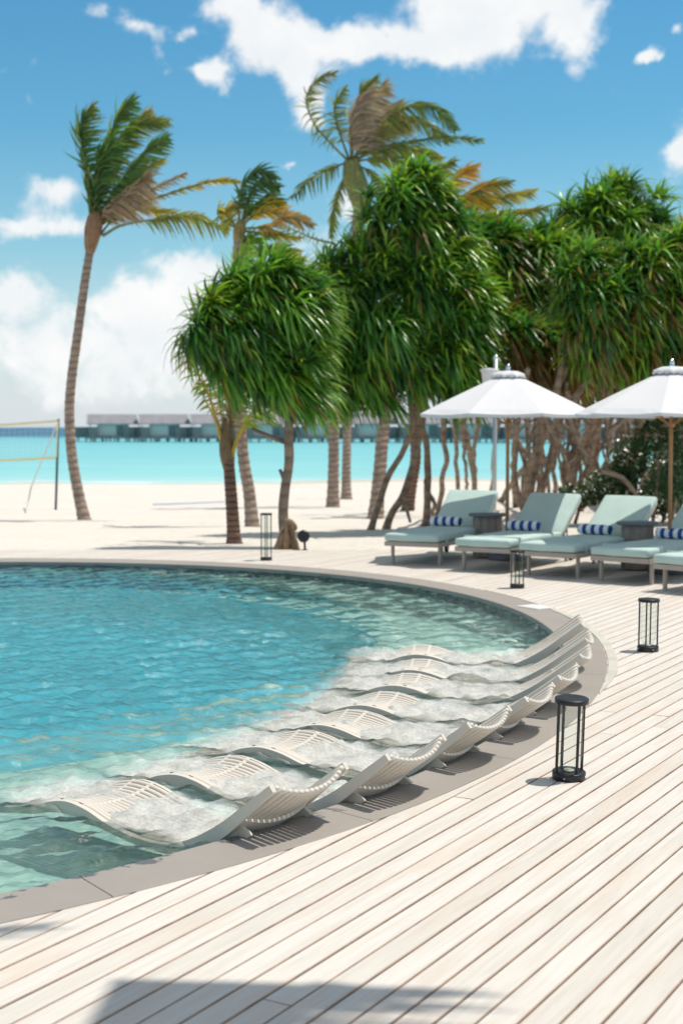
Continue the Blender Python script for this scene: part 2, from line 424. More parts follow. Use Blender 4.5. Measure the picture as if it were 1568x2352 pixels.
# --- coping ring with joints, pale strip beside it
def stone_mat():
    m = bpy.data.materials.new('grey_stone'); m.use_nodes = True; t = NT(m.node_tree); b = t.n['Principled BSDF']
    co = t.new('ShaderNodeTexCoord').outputs['Object']
    sp = t.new('ShaderNodeSeparateXYZ'); t.l.new(t.vmath('SUBTRACT', co, tuple(PC)), sp.inputs[0])
    n1 = t.noise(co, 2.0, 6, .6); n2 = t.noise(co, 60, 4, .7)
    base = t.mix(n1.outputs['Fac'], (.285, .255, .228), (.365, .332, .297))
    base = t.mix(t.math('MULTIPLY', n2.outputs['Fac'], .18), base, (.22, .2, .19))
    at = t.new('ShaderNodeAttribute', attribute_name='tint')
    # water splashed over the edge: dark blotches that thin out away from the pool (tint.x = 0 at the water)
    sx = t.new('ShaderNodeSeparateColor'); t.l.new(at.outputs['Color'], sx.inputs[0])
    sn = t.noise(t.mapping(co, scale=(1, 1.6, 1)), 7.0, 5, .62, .5)
    spl = t.smooth(t.math('SUBTRACT', sn.outputs['Fac'], t.math('MULTIPLY', sx.outputs[0], .42)), .485, .52)
    spl = t.math('MULTIPLY', spl, sx.outputs[1])
    base = t.mix(t.math('MULTIPLY', spl, .8), base, (.085, .08, .085))
    t.inp(b, 'Base Color', base); t.inp(b, 'Roughness', t.math('SUBTRACT', .7, t.math('MULTIPLY', spl, .45)))
    bp = t.new('ShaderNodeBump'); bp.inputs['Strength'].default_value = .15; bp.inputs['Distance'].default_value = .004
    t.l.new(n2.outputs['Fac'], bp.inputs['Height']); t.l.new(bp.outputs[0], b.inputs['Normal'])
    return m
def build_coping():
    mb = MB(); joints = 34; g = .002 / 7.3
    for j in range(joints):
        t0 = 2 * math.pi * j / joints + g - math.pi * .5 + .06; t1 = 2 * math.pi * (j + 1) / joints - g - math.pi * .5 + .06; n = 8
        def wet(th):
            th = (th + math.pi) % (2 * math.pi) - math.pi
            return max(0, min(1, (-.62 - th) * 4)) if th > -2.2 else 0
        def band(fa, za, wa, fb, zb, wb):
            A = [ring_pt(fa, t0 + (t1 - t0) * i / n, za) for i in range(n + 1)]; B = [ring_pt(fb, t0 + (t1 - t0) * i / n, zb) for i in range(n + 1)]
            ca_ = [(wa, wet(t0 + (t1 - t0) * i / n), 0) for i in range(n + 1)]; cb_ = [(wb, c_[1], 0) for c_ in ca_]
            mb.add(A + B, [(i, i + 1, n + 2 + i, n + 1 + i) for i in range(n)], 0, np.array(ca_ + cb_))
        band(lambda th: r_in(th), -.04, 0, lambda th: r_in(th), .003, 0)
        band(lambda th: r_in(th), .003, 0, lambda th: r_in(th) + .006, .007, .02)
        band(lambda th: r_in(th) + .006, .007, .02, lambda th: r_out(th) - .004, .007, 1)
        band(lambda th: r_out(th) - .004, .007, 1, lambda th: r_out(th), .003, 1)
        band(lambda th: r_out(th), .003, 1, lambda th: r_out(th), -.04, 1)
    ring(mb, lambda th: r_in(th) + .004, -.012, lambda th: r_out(th) - .004, -.012, 0, col=(1, 0, 0))
    o = mb.build('pool_coping', stone_mat()); tag(o, kind='structure')
    sb = MB(); a0, a1 = R(-18), R(28)
    W = lambda th: r_out(th) + .012 + .065 * max(0, min(1, (th - a0) / .12)) * max(0, min(1, (a1 - th) / .2))
    ring(sb, lambda th: r_out(th) + .008, .009, W, .009, 0, a0, a1); ring(sb, W, .009, W, -.02, 0, a0, a1)
    ring(sb, lambda th: r_out(th) + .008, -.02, lambda th: r_out(th) + .008, .009, 0, a0, a1)
    o = sb.build('kerb_strip', mat('pale_strip', (.58, .56, .49), .7, vary=.2, bump=.1)); tag(o, kind='structure')
build_coping()

# --- pool basin
def tile_mat(name, c1, c2, cm, scale=22, mort=.012):
    m = bpy.data.materials.new(name); m.use_nodes = True; t = NT(m.node_tree); b = t.n['Principled BSDF']
    co = t.new('ShaderNodeTexCoord').outputs['Object']
    br = t.new('ShaderNodeTexBrick'); t.inp(br, 'Vector', t.mapping(co, rot=(0, 0, .4))); br.inputs['Scale'].default_value = scale
    br.offset = 0; br.inputs['Brick Width'].default_value = 1; br.inputs['Row Height'].default_value = 1
    br.inputs['Mortar Size'].default_value = mort; br.inputs['Bias'].default_value = 0
    br.inputs['Color1'].default_value = (*c1, 1); br.inputs['Color2'].default_value = (*c2, 1); br.inputs['Mortar'].default_value = (*cm, 1)
    nz = t.noise(co, 1.4, 5, .6)
    t.inp(b, 'Base Color', t.mix(1.0, br.outputs['Color'], t.ramp(nz.outputs['Fac'], [(.3, .8), (.7, 1.12)]), 'MULTIPLY'))
    b.inputs['Roughness'].default_value = .4
    return m
M['deep_tile'] = tile_mat('turquoise_mosaic', (.06, .46, .60), (.10, .54, .67), (.16, .54, .66))
M['shelf_tile'] = tile_mat('pale_green_mosaic', (.34, .60, .54), (.48, .73, .65), (.52, .7, .63))
def wall_mat():
    m = bpy.data.materials.new('dark_teal_tiles'); m.use_nodes = True; t = NT(m.node_tree); b = t.n['Principled BSDF']
    at = t.new('ShaderNodeAttribute', attribute_name='tint')
    t.inp(b, 'Base Color', t.mix(1.0, (.022, .075, .085), at.outputs['Color'], 'MULTIPLY')); b.inputs['Roughness'].default_value = .25
    return m
M['wall_tile'] = wall_mat()
def build_basin():
    mb = MB(); DZ, SZ = -1.0, -.33
    rd2 = lambda th: r_deep(th) * .62
    mb.add([ring_pt(rd2, 2 * math.pi * i / NR, DZ) for i in range(NR)], [tuple(range(NR))], 0)
    e1 = lambda th: r_deep(th) - .22; e2 = lambda th: r_deep(th) - .5
    ring(mb, e2, SZ - .42, rd2, DZ, 0, smooth=True); ring(mb, e1, SZ - .28, e2, SZ - .42, 3);  ring(mb, r_deep, SZ, e1, SZ - .28, 4)
    ring(mb, r_in, SZ, r_deep, SZ, 1)
    n = 520
    for i in range(n):                                    # rows of wall tiles with their own shade
        for (za, zb) in ((-.002, -.045), (-.045, -.09), (-.09, -.17), (-.17, SZ)):
            v_ = random.uniform(.6, 1.5) if random.random() < .85 else random.uniform(1.8, 3.2)
            t0, t1 = 2 * math.pi * i / n, 2 * math.pi * (i + .97) / n
            rr = lambda th: r_in(th) + .004
            mb.add([ring_pt(rr, t0, za), ring_pt(rr, t1, za), ring_pt(rr, t1, zb), ring_pt(rr, t0, zb)], [(0, 1, 2, 3)], 2, (v_, v_, v_))
    ring(mb, lambda th: r_in(th) + .006, 0, lambda th: r_in(th) + .006, -.4, 2, col=(.4, .4, .4))
    m3 = tile_mat('blended_mosaic', (.11, .50, .59), (.17, .56, .63), (.24, .56, .62)); m4 = tile_mat('step_mosaic', (.18, .60, .60), (.26, .64, .62), (.3, .66, .62))
    o = mb.build('pool_basin', [M['deep_tile'], M['shelf_tile'], M['wall_tile'], m3, m4]); tag(o, kind='structure')
    return o
basin = build_basin()

# head centre (x, y) at the backrest top and heading, measured along the arc
LNG = [(-.135, 6.01, -37.5), (.35, 6.58, -34.5), (.765, 7.28, -30.5), (1.12, 7.97, -25.5), (1.39, 8.65, -21.5), (1.63, 9.46, -16), (1.77, 10.16, -12.5), (1.85, 10.95, -8)]
# --- pool water: real waves

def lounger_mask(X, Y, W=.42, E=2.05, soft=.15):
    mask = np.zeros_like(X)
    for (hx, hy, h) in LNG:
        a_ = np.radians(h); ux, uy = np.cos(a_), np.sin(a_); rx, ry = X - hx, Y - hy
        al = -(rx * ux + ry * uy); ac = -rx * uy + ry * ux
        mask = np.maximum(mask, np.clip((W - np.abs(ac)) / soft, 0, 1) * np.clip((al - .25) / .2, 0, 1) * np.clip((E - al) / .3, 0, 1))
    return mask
def glitter_field(X, Y):
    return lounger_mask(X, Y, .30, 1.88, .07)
def wave_field(X, Y, amp=1.0):
    r_ = np.random.default_rng(3); Z = np.zeros_like(X)
    for i in range(70):
        lam = .075 * (6 ** (r_.random() ** 1.7)) ; k = 2 * np.pi / lam
        th = -.42 * np.pi + r_.normal() * .62 ; a = .054 / k
        ph = r_.random() * 6.28
        s = np.sin(k * (X * np.cos(th) + Y * np.sin(th)) + ph + .8 * np.sin(.9 * X + 1.3 * Y + ph))
        Z += a * (s + .2 * np.cos(2 * (k * (X * np.cos(th) + Y * np.sin(th)) + ph)))
    for i in range(22):                                   # peaked wavelets that catch the sun
        lam = .10 * (3.2 ** r_.random()); k = 2 * np.pi / lam; th = -.42 * np.pi + r_.normal() * .7; ph = r_.random() * 6.28
        q = np.abs(np.sin(.5 * k * (X * np.cos(th) + Y * np.sin(th)) + ph + 1.1 * np.sin(1.7 * X + 2.3 * Y + ph)))
        g = .5 + .5 * np.sin(2.1 * X * np.cos(ph) + 2.6 * Y * np.sin(ph) + 3 * ph)
        Z += .22 / k * g * ((1 - q) ** 2 - .2)
    mask = lounger_mask(X, Y)
    # short chop where the water washes over the loungers
    C = np.zeros_like(X)
    for i in range(44):
        lam = .055 * (3.2 ** r_.random()); k = 2 * np.pi / lam; th = r_.random() * 6.28
        C += .05 / k * np.sin(k * (X * np.cos(th) + Y * np.sin(th)) + r_.random() * 6.28 + 1.5 * np.sin(5 * X + 3 * Y + i))
    return (Z + mask * C) * amp
def build_water():
    # fine polar-free grid over the visible part, coarse elsewhere
    def grid(x0, x1, y0, y1, h):
        xs = np.arange(x0, x1 + h / 2, h); ys = np.arange(y0, y1 + h / 2, h); return xs, ys
    xs = np.concatenate([np.arange(-13.2, -5.0, .12), np.arange(-5.0, 2.1, .02)])
    ys = np.concatenate([np.arange(4.6, 13.0, .02), np.arange(13.0, 19.4, .035)])
    X, Y = np.meshgrid(xs, ys); Z = WZ + wave_field(X, Y)
    r = np.hypot(X - PC.x, Y - PC.y); th = np.arctan2(Y - PC.y, X - PC.x)
    RI = FI[0] + sum(FI[2 * k - 1] * np.cos(k * th) + FI[2 * k] * np.sin(k * th) for k in (1, 2, 3)) + .003
    # pull grid vertices just outside the rim onto the rim
    out = r > RI; f = np.where(out, RI / r, 1.0); keep = r < RI + .05
    GLITTER = glitter_field(X, Y)
    X2 = PC.x + (X - PC.x) * f; Y2 = PC.y + (Y - PC.y) * f
    idx = -np.ones(X.shape, int); idx[keep] = np.arange(keep.sum())
    V = np.column_stack([X2[keep], Y2[keep], Z[keep]])
    a = idx[:-1, :-1]; b = idx[:-1, 1:]; c = idx[1:, 1:]; d = idx[1:, :-1]
    ok = (a >= 0) & (b >= 0) & (c >= 0) & (d >= 0)
    F_ = np.column_stack([a[ok], b[ok], c[ok], d[ok]])
    me = bpy.data.meshes.new('pool_water')
    me.vertices.add(len(V)); me.vertices.foreach_set('co', V.ravel())
    me.loops.add(F_.size); me.loops.foreach_set('vertex_index', F_.ravel())
    me.polygons.add(len(F_)); me.polygons.foreach_set('loop_start', np.arange(0, F_.size, 4)); me.polygons.foreach_set('loop_total', np.full(len(F_), 4))
    me.update(calc_edges=True); me.polygons.foreach_set('use_smooth', np.ones(len(F_), bool))
    at = me.color_attributes.new('foam_or_glitter', 'FLOAT_COLOR', 'POINT'); fv = GLITTER[keep]; at.data.foreach_set('color', np.column_stack([fv, fv, fv, np.ones_like(fv)]).ravel())
    m = bpy.data.materials.new('clear_water'); m.use_nodes = True; t = NT(m.node_tree); t.n.remove(t.n['Principled BSDF'])
    co = t.new('ShaderNodeTexCoord').outputs['Object']
    nz = t.noise(t.mapping(co, scale=(1, 1.5, 1)), 32, 4, .6, .3)
    bp = t.new('ShaderNodeBump'); bp.inputs['Strength'].default_value = .75; bp.inputs['Distance'].default_value = .012
    t.l.new(nz.outputs['Fac'], bp.inputs['Height'])
    fr = t.new('ShaderNodeFresnel'); fr.inputs['IOR'].default_value = 1.33; t.l.new(bp.outputs[0], fr.inputs['Normal'])
    gl = t.new('ShaderNodeBsdfGlossy'); gl.inputs['Roughness'].default_value = .16; t.l.new(bp.outputs[0], gl.inputs['Normal'])
    rf = t.new('ShaderNodeBsdfRefraction'); rf.inputs['IOR'].default_value = 1.33; rf.inputs['Roughness'].default_value = 0
    rf.inputs['Color'].default_value = (.95, .995, .995, 1); t.l.new(bp.outputs[0], rf.inputs['Normal'])
    tr = t.new('ShaderNodeBsdfTransparent'); tr.inputs[0].default_value = (.95, .995, .995, 1)
    m1 = t.new('ShaderNodeMixShader'); m1.inputs[0].default_value = .2; t.l.new(tr.outputs[0], m1.inputs[1]); t.l.new(rf.outputs[0], m1.inputs[2])
    m2 = t.new('ShaderNodeMixShader'); t.l.new(fr.outputs[0], m2.inputs[0]); t.l.new(m1.outputs[0], m2.inputs[1]); t.l.new(gl.outputs[0], m2.inputs[2])
    # white diffuse mixed in over the slats to stand for bright, glittering water
    fa = t.new('ShaderNodeAttribute', attribute_name='foam_or_glitter')
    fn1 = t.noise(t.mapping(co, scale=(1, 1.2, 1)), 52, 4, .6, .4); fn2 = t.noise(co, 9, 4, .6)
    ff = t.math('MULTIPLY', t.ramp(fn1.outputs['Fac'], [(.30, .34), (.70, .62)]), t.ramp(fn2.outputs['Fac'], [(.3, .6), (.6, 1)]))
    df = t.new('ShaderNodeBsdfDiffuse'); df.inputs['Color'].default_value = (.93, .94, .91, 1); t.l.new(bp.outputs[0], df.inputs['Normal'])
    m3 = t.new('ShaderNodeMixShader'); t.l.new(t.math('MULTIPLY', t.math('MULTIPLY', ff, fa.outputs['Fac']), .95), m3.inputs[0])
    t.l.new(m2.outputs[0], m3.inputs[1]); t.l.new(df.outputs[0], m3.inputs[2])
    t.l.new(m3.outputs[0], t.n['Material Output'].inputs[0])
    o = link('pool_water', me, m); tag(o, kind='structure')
    return o
water = build_water()

# --- sea
def build_sea():
    m = bpy.data.materials.new('lagoon_water'); m.use_nodes = True; t = NT(m.node_tree); b = t.n['Principled BSDF']
    co = t.new('ShaderNodeTexCoord').outputs['Object']; sp = t.new('ShaderNodeSeparateXYZ'); t.l.new(co, sp.inputs[0])
    n1 = t.noise(t.mapping(co, scale=(.35, 1, 1)), .05, 5, .6)
    yy = t.math('ADD', sp.outputs['Y'], t.math('MULTIPLY', t.math('SUBTRACT', n1.outputs['Fac'], .5), 60))
    shore = t.ramp(t.math('DIVIDE', sp.outputs['Y'], 400), [(.16, (.52, .70, .66)), (.20, (.27, .60, .60)), (.32, (.20, .54, .56)), (.62, (.17, .50, .54)), (1, (.11, .42, .49))])
    base = t.mix(t.smooth(yy, 330, 430), shore, (.02, .12, .22))
    # breaking ripples at the waterline
    fn = t.noise(t.mapping(co, scale=(.25, 1, 1)), .9, 4, .6)
    foam_or_glitter = t.math('MULTIPLY', t.smooth(fn.outputs['Fac'], .56, .62), t.math('SUBTRACT', 1.0, t.smooth(sp.outputs['Y'], 68, 78)))
    base = t.mix(foam_or_glitter, base, (.8, .85, .84))
    st = t.noise(t.mapping(co, scale=(.12, 1, 1)), .35, 5, .65)
    base = t.mix(1.0, base, t.ramp(st.outputs['Fac'], [(.3, .88), (.7, 1.1)]), 'MULTIPLY')
    t.inp(b, 'Base Color', base); b.inputs['Roughness'].default_value = .35; b.inputs['IOR'].default_value = 1.2
    b.inputs['Specular IOR Level'].default_value = .3
    bp = t.new('ShaderNodeBump'); bp.inputs['Strength'].default_value = .4; bp.inputs['Distance'].default_value = .1
    t.l.new(t.noise(t.mapping(co, scale=(.5, 1, 1)), 1.2, 5, .6).outputs['Fac'], bp.inputs['Height']); t.l.new(bp.outputs[0], b.inputs['Normal'])
    mb = MB(); mb.add([(-4000, 55, -1.0), (4000, 55, -1.0), (4000, 5500, -1.0), (-4000, 5500, -1.0)], [(0, 1, 2, 3)])
    o = mb.build('sea', m); tag(o, kind='structure')
build_sea()

# ================================================================ THINGS IN THE POOL: in-water loungers
PROF = [(0, -.07), (.12, -.05), (.32, -.016), (.45, .028), (.57, .047), (.70, .030), (.84, -.012), (1.0, -.040), (1.14, -.046), (1.27, -.030), (1.40, .020), (1.55, .108), (1.68, .205), (1.82, .31)]
LX = .56; TOPX = 1.82
def prof_pts(n): return spline([(x, 0, z) for x, z in PROF], n)
def make_lounger():
    root = empty('pool_lounger')
    n = 64; P = prof_pts(n); ns = 15; Wd = .47
    def sag(x, u):                                       # cupped across; more so at the backrest
        k = .014 + .051 * max(0, min(1, (x - 1.2) / .5)) + .028 * math.exp(-((x - .57) / .25) ** 2)
        return -k * (1 - (abs(2 * u)) ** 2.2)
    nrm = []
    for i in range(n):
        t = (P[min(i + 1, n - 1)] - P[max(i - 1, 0)]).normalized(); nrm.append(Vector((-t.z, 0, t.x)))
    mb = MB()
    for j in range(ns):
        u = (j + .5) / ns - .5
        pts = [P[i] + Vector((0, u * Wd, 0)) + nrm[i] * sag(P[i].x, u) for i in range(n)]
        mb.tube(pts, .0113, 8, up=Vector((0, 1, 0)), ell=1.25)
    mb.build('slats', M['resin'], root)
    for sg in (-1, 1):                                   # the solid side blades
        mb = MB(); V = []; m_ = n
        for i in range(n):
            x = P[i].x
            d = .030 + .026 * math.exp(-((x - 1.42) / .22) ** 2) + .028 * math.exp(-((x - .57) / .2) ** 2)
            if x > 1.7: d = .034 - .010 * (x - 1.7) / .12
            top = P[i] + nrm[i] * (.012 if x > 1.25 else .004); bot = P[i] - nrm[i] * d
            y0, y1 = sg * (Wd / 2 + .002), sg * (Wd / 2 + .026)
            V += [(top.x, y0, top.z), (top.x, y1, top.z - .003), (bot.x, y1, bot.z), (bot.x, y0, bot.z)]
        f = [(4 * i + a, 4 * i + (a + 1) % 4, 4 * i + 4 + (a + 1) % 4, 4 * i + 4 + a) for i in range(n - 1) for a in range(4)]
        f += [(3, 2, 1, 0), tuple(4 * (n - 1) + a for a in range(4))]
        mb.add(V, f, smooth=False); mb.build('side_panel', M['resin'], root)
    for x0, wd in ((.50, .022), (.64, .022), (1.0, .03), (1.30, .03), (1.60, .07)):     # cross ribs under the slats
        i = min(range(n), key=lambda q: abs(P[q].x - x0)); mb = MB(); V = []; K = 12
        t = (P[min(i + 1, n - 1)] - P[max(i - 1, 0)]).normalized()
        up_ = -.006 if x0 < .9 else -.013
        for k in range(K + 1):
            u = k / K - .5; c = P[i] + Vector((0, u * Wd, 0)) + nrm[i] * (sag(P[i].x, u) + up_ + (.014 if x0 < .9 else 0))
            for a, b_ in ((-.5, 0), (.5, 0), (.5, -1), (-.5, -1)): V.append(c + t * wd * a + nrm[i] * .016 * b_)
        f = [(4 * k + a, 4 * k + (a + 1) % 4, 4 * k + 4 + (a + 1) % 4, 4 * k + 4 + a) for k in range(K) for a in range(4)]
        mb.add(V, f); mb.build('cross_rib', M['resin'], root)
    for sg in (-1, 1):                                   # curved rear leg under each side
        mb = MB(); pts = spline([(1.62, 0, .10), (1.50, 0, 0), (1.44, 0, -.12), (1.43, 0, -.275)], 14)
        wd = [.05, .05, .048, .045, .042, .04, .04, .04, .04, .04, .04, .04, .04, .04]; V = []
        for q, p in enumerate(pts):
            for a, b_ in ((-1, 0), (1, 0), (1, 1), (-1, 1)): V.append((p.x + a * wd[q], sg * (Wd / 2 - .02 - .02 * b_), p.z - a * wd[q] * .6))
        f = [(4 * k + a, 4 * k + (a + 1) % 4, 4 * k + 4 + (a + 1) % 4, 4 * k + 4 + a) for k in range(13) for a in range(4)] + [(3, 2, 1, 0), (52, 53, 54, 55)]
        mb.add(V, f); mb.build('leg', M['resin'], root)
    return root
L_LAB = ['submerged slatted pool lounger nearest the camera, foot by dark water at lower left',
         'submerged pool lounger second from the front, backrest just beyond the nearest one',
         'submerged pool lounger third from the front, backrest leaning over the grey coping',
         'submerged pool lounger whose backrest stands fourth from the front of the row',
         'submerged pool lounger fifth from the front, beside the back of the nearest lantern',
         'submerged pool lounger sixth from the front, third from the far end of the row',
         'submerged pool lounger second from the far end of the row',
         'submerged pool lounger at the far end of the row beside open green water']
lp = make_lounger()
for i, (x, y, h) in enumerate(LNG):
    o = lp if i == 0 else copy_tree(lp)
    a = R(h); o.location = (x - TOPX * math.cos(a), y - TOPX * math.sin(a), WZ); o.rotation_euler = (0, 0, a)
    tag(o, L_LAB[i], 'pool lounger', 'in-water loungers along the curved pool edge')

# ================================================================ LANTERNS
def glass_mat():
    m = bpy.data.materials.new('clear_glass'); m.use_nodes = True; t = NT(m.node_tree); t.n.remove(t.n['Principled BSDF'])
    fr = t.new('ShaderNodeLayerWeight'); fr.inputs[0].default_value = .25
    gl = t.new('ShaderNodeBsdfGlossy'); gl.inputs['Roughness'].default_value = .03
    tr = t.new('ShaderNodeBsdfTransparent'); tr.inputs[0].default_value = (.93, .96, .95, 1)
    m2 = t.new('ShaderNodeMixShader'); t.l.new(t.math('MULTIPLY', fr.outputs['Facing'], .28), m2.inputs[0]); t.l.new(tr.outputs[0], m2.inputs[1]); t.l.new(gl.outputs[0], m2.inputs[2])
    t.l.new(m2.outputs[0], t.n['Material Output'].inputs[0]); return m
M['glass'] = glass_mat()
def lantern(p, h, r, rz, lean, label):
    root = empty('lantern', p, rz, label, 'lantern', 'black lanterns standing on the deck')
    if lean: root.rotation_euler = (0, lean, rz)
    bh = .042
    mb = MB(); mb.lathe([(0, .002), (r - .004, .002), (r, .006), (r, bh - .003), (r - .003, bh), (0, bh)], 40); base = mb.build('base', M['black'], root)
    mb = MB()
    for k in range(4):
        a = math.pi / 2 * k + .75; mb.tube([(math.cos(a) * r * .98, math.sin(a) * r * .98, .021), (math.cos(a) * (r + .002), math.sin(a) * (r + .002), .021)], .004, 10)
    mb.build('screw', M['chrome'], base)
    mb = MB(); ct = .024; mb.lathe([(0, h - ct), (r - .002, h - ct), (r + .001, h - ct + .002), (r + .001, h - .003), (r - .002, h), (0, h)], 40); cap = mb.build('cap', M['black'], root)
    for k in range(4):
        a = math.pi / 2 * k; mb = MB()
        mb.box((math.cos(a) * (r - .011), math.sin(a) * (r - .011), (bh + h - ct) / 2), (.011, .010, h - ct - bh), Matrix.Rotation(a, 4, 'Z')); mb.build('post', M['black'], root)
    g = r * .74; mb = MB(); zb = bh + .012
    prof = [(0, zb), (g * .45, zb + .001), (g * .75, zb + .012), (g * .93, zb + .035), (g, zb + .07), (g, h - ct - .035), (g * .93, h - ct - .022), (g * .93, h - ct - .001)]
    mb.lathe(prof, 32); mb.build('glass_cylinder', M['glass'], root)
    mb = MB(); mb.lathe([(.0, zb - .012), (g * .42, zb - .012), (g * .42, zb - .004), (0, zb - .004)], 20); mb.build('light_disc', mat('frosted_disc', (.6, .55, .45), .5), root)
    return root
lantern(G(1305, 1789), .412, .083, R(-68), R(3.2), 'nearest black lantern with glass cylinder, leaning slightly, on the bleached deck boards')
lantern(G(1486.5, 1495.5), .412, .083, R(-25), R(.6), 'black lantern on the open deck at the right, beyond the pool edge curve')
lantern(G(1187, 1350.5), .412, .079, R(10), 0, 'black lantern standing in front of the green deck chairs')
lantern(G(611.5, 1287), .62, .077, R(14), 0, 'taller black lantern standing by the far pool edge near the driftwood stump')

# ================================================================ CHAISES, TABLES, TOWELS, PARASOLS
def make_chaise():
    root = empty('sun_lounger'); Wd = .70; ZS = .30; SL = 1.62; BL = .82; BA = R(36)   # x = length from foot end, y = width
    mb = MB()
    for sg in (-1, 1): mb.box((1.13, sg * (Wd / 2 + .005), ZS - .03), (2.28, .035, .055))
    mb.box((0.0, 0, ZS - .03), (.03, Wd + .02, .055)); mb.box((2.25, 0, ZS - .03), (.03, Wd + .02, .055)); mb.box((1.6, 0, ZS - .03), (.03, Wd, .04))
    for k in range(11): mb.box((.1 + k * .15, 0, ZS - .012), (.06, Wd - .02, .012))
    mb.build('frame', M['chframe'], root)
    for x in (.14, 1.85):
        for sg in (-1, 1):
            mb = MB(); mb.box((x, sg * (Wd / 2 - .03), (ZS - .057) / 2), (.045, .03, ZS - .057)); mb.build('leg', M['chframe'], root)
    for sg in (-1, 1):
        mb = MB(); mb.tube([(2.02, sg * (Wd / 2 - .05), .06), (2.02, sg * (Wd / 2 - .02), .06)], .06, 14); mb.build('wheel', M['black'], root)
    rbox('seat_cushion', (SL + .02, Wd + .03, .095), M['cushion'], root, (SL / 2 - .03, 0, ZS + .055), bev=.035, puff=.012)
    mb = MB(); mb.box((.26, 0, ZS + .056), (.028, Wd + .05, .125)); mb.build('strap', M['cushion'], root)
    cb = Vector((SL - .02, 0, ZS + .06)); d = Vector((math.cos(BA), 0, math.sin(BA)))
    c = cb + d * BL / 2
    rbox('back_cushion', (BL, Wd + .02, .085), M['cushion'], root, c, (0, -BA, 0), bev=.035, puff=.012)
    mb = MB(); nn = Vector((math.sin(BA), 0, -math.cos(BA)))
    for sg in (-1, 1):
        a_ = cb + nn * .06; b_ = cb + d * (BL - .03) + nn * .06
        mb.tube([a_ + Vector((0, sg * (Wd / 2 - .01), 0)), b_ + Vector((0, sg * (Wd / 2 - .01), 0))], .014, 6)
        mb.tube([a_ + d * .5 + Vector((0, sg * .25, 0)), Vector((SL + .42, sg * .25, ZS - .03))], .01, 6)
    for q in (.15, .4, .65): mb.tube([cb + d * q + nn * .06 + Vector((0, -Wd / 2, 0)), cb + d * q + nn * .06 + Vector((0, Wd / 2, 0))], .011, 6)
    mb.build('back_frame', M['chframe'], root)
    return root
CH_LAB = ['green cushioned deck chair farthest left, fully in the parasol shade',
          'green deck chair second from the left, its backrest half in sun and half in shade',
          'green deck chair third from the left, right against the sunlit one',
          'green deck chair fourth from the left, in front of the right round side table',
          'green deck chair cut off by the right edge, foot end in full sun']
def legpos(px, py): return G(px, py, 0)
CH = [((883, 1228), 25.4), ((1044, 1239), 31), ((1191, 1248), 36.2), ((1355.4, 1258), 41), ((1499, 1276), 46)]
towel_m = bpy.data.materials.new('striped_towel'); towel_m.use_nodes = True
t = NT(towel_m.node_tree); b = t.n['Principled BSDF']; co = t.new('ShaderNodeTexCoord').outputs['Object']; sp = t.new('ShaderNodeSeparateXYZ'); t.l.new(co, sp.inputs[0])
fr_ = t.math('FRACT', t.math('ADD', t.math('MULTIPLY', sp.outputs['Y'], 1 / .115), .75))
t.inp(b, 'Base Color', t.mix(t.smooth(fr_, .50, .54), (.8, .82, .84), (.015, .085, .30))); b.inputs['Roughness'].default_value = .95
nb = t.noise(co, 120, 3); bp = t.new('ShaderNodeBump'); bp.inputs['Strength'].default_value = .5; bp.inputs['Distance'].default_value = .004
t.l.new(nb.outputs['Fac'], bp.inputs['Height']); t.l.new(bp.outputs[0], b.inputs['Normal'])
T_LAB = ['rolled blue striped towel on the deck chair farthest left', 'rolled blue striped towel on the half sunlit deck chair second from left',
         'rolled blue striped towel on the third deck chair from the left', 'rolled blue striped towel at the right edge of the picture on the fourth deck chair']
cp = make_chaise(); tw0 = None
for i, ((px, py), hd) in enumerate(CH):
    o = cp if i == 0 else copy_tree(cp)
    a = math.pi / 2 - R(hd)                              # local +x points along the heading
    corner = G(px, py, .385); hv = Vector((math.cos(a), math.sin(a), 0)); left = Vector((-hv.y, hv.x, 0))
    o.location = (corner - left * .36 + hv * .03) * 1.0; o.location.z = 0; o.rotation_euler = (0, 0, a)
    tag(o, CH_LAB[i], 'sun lounger', 'green sun loungers in a row behind the pool')
    if i < 4:
        if tw0 is None:
            mb = MB(); rr = [.045, .062, .067, .068, .068, .068, .067, .062, .045]; yy = [-.215, -.205, -.15, -.08, 0, .08, .15, .205, .215]
            mb.tube([(0, y, 0) for y in yy], rr, 20, ell=.92)
            sp_ = [(math.cos(q * .5) * (.06 - q * .0023), .2165, math.sin(q * .5) * (.06 - q * .0023)) for q in range(24)]
            tw0 = mb.build('rolled_towel', towel_m); tw = tw0
            for sg in (-1, 1):
                mb = MB(); mb.tube([(p[0], p[1] * sg, p[2]) for p in sp_], .004, 5); mb.build('rolled_edge', towel_m, tw0)
        else: tw = copy_tree(tw0)
        tw.location = o.location + hv * 1.42 + Vector((0, 0, .30 + .115 + .06)) + left * .10; tw.rotation_euler = (0, 0, a)
        tag(tw, T_LAB[i], 'towel', 'rolled towels on the sun loungers')

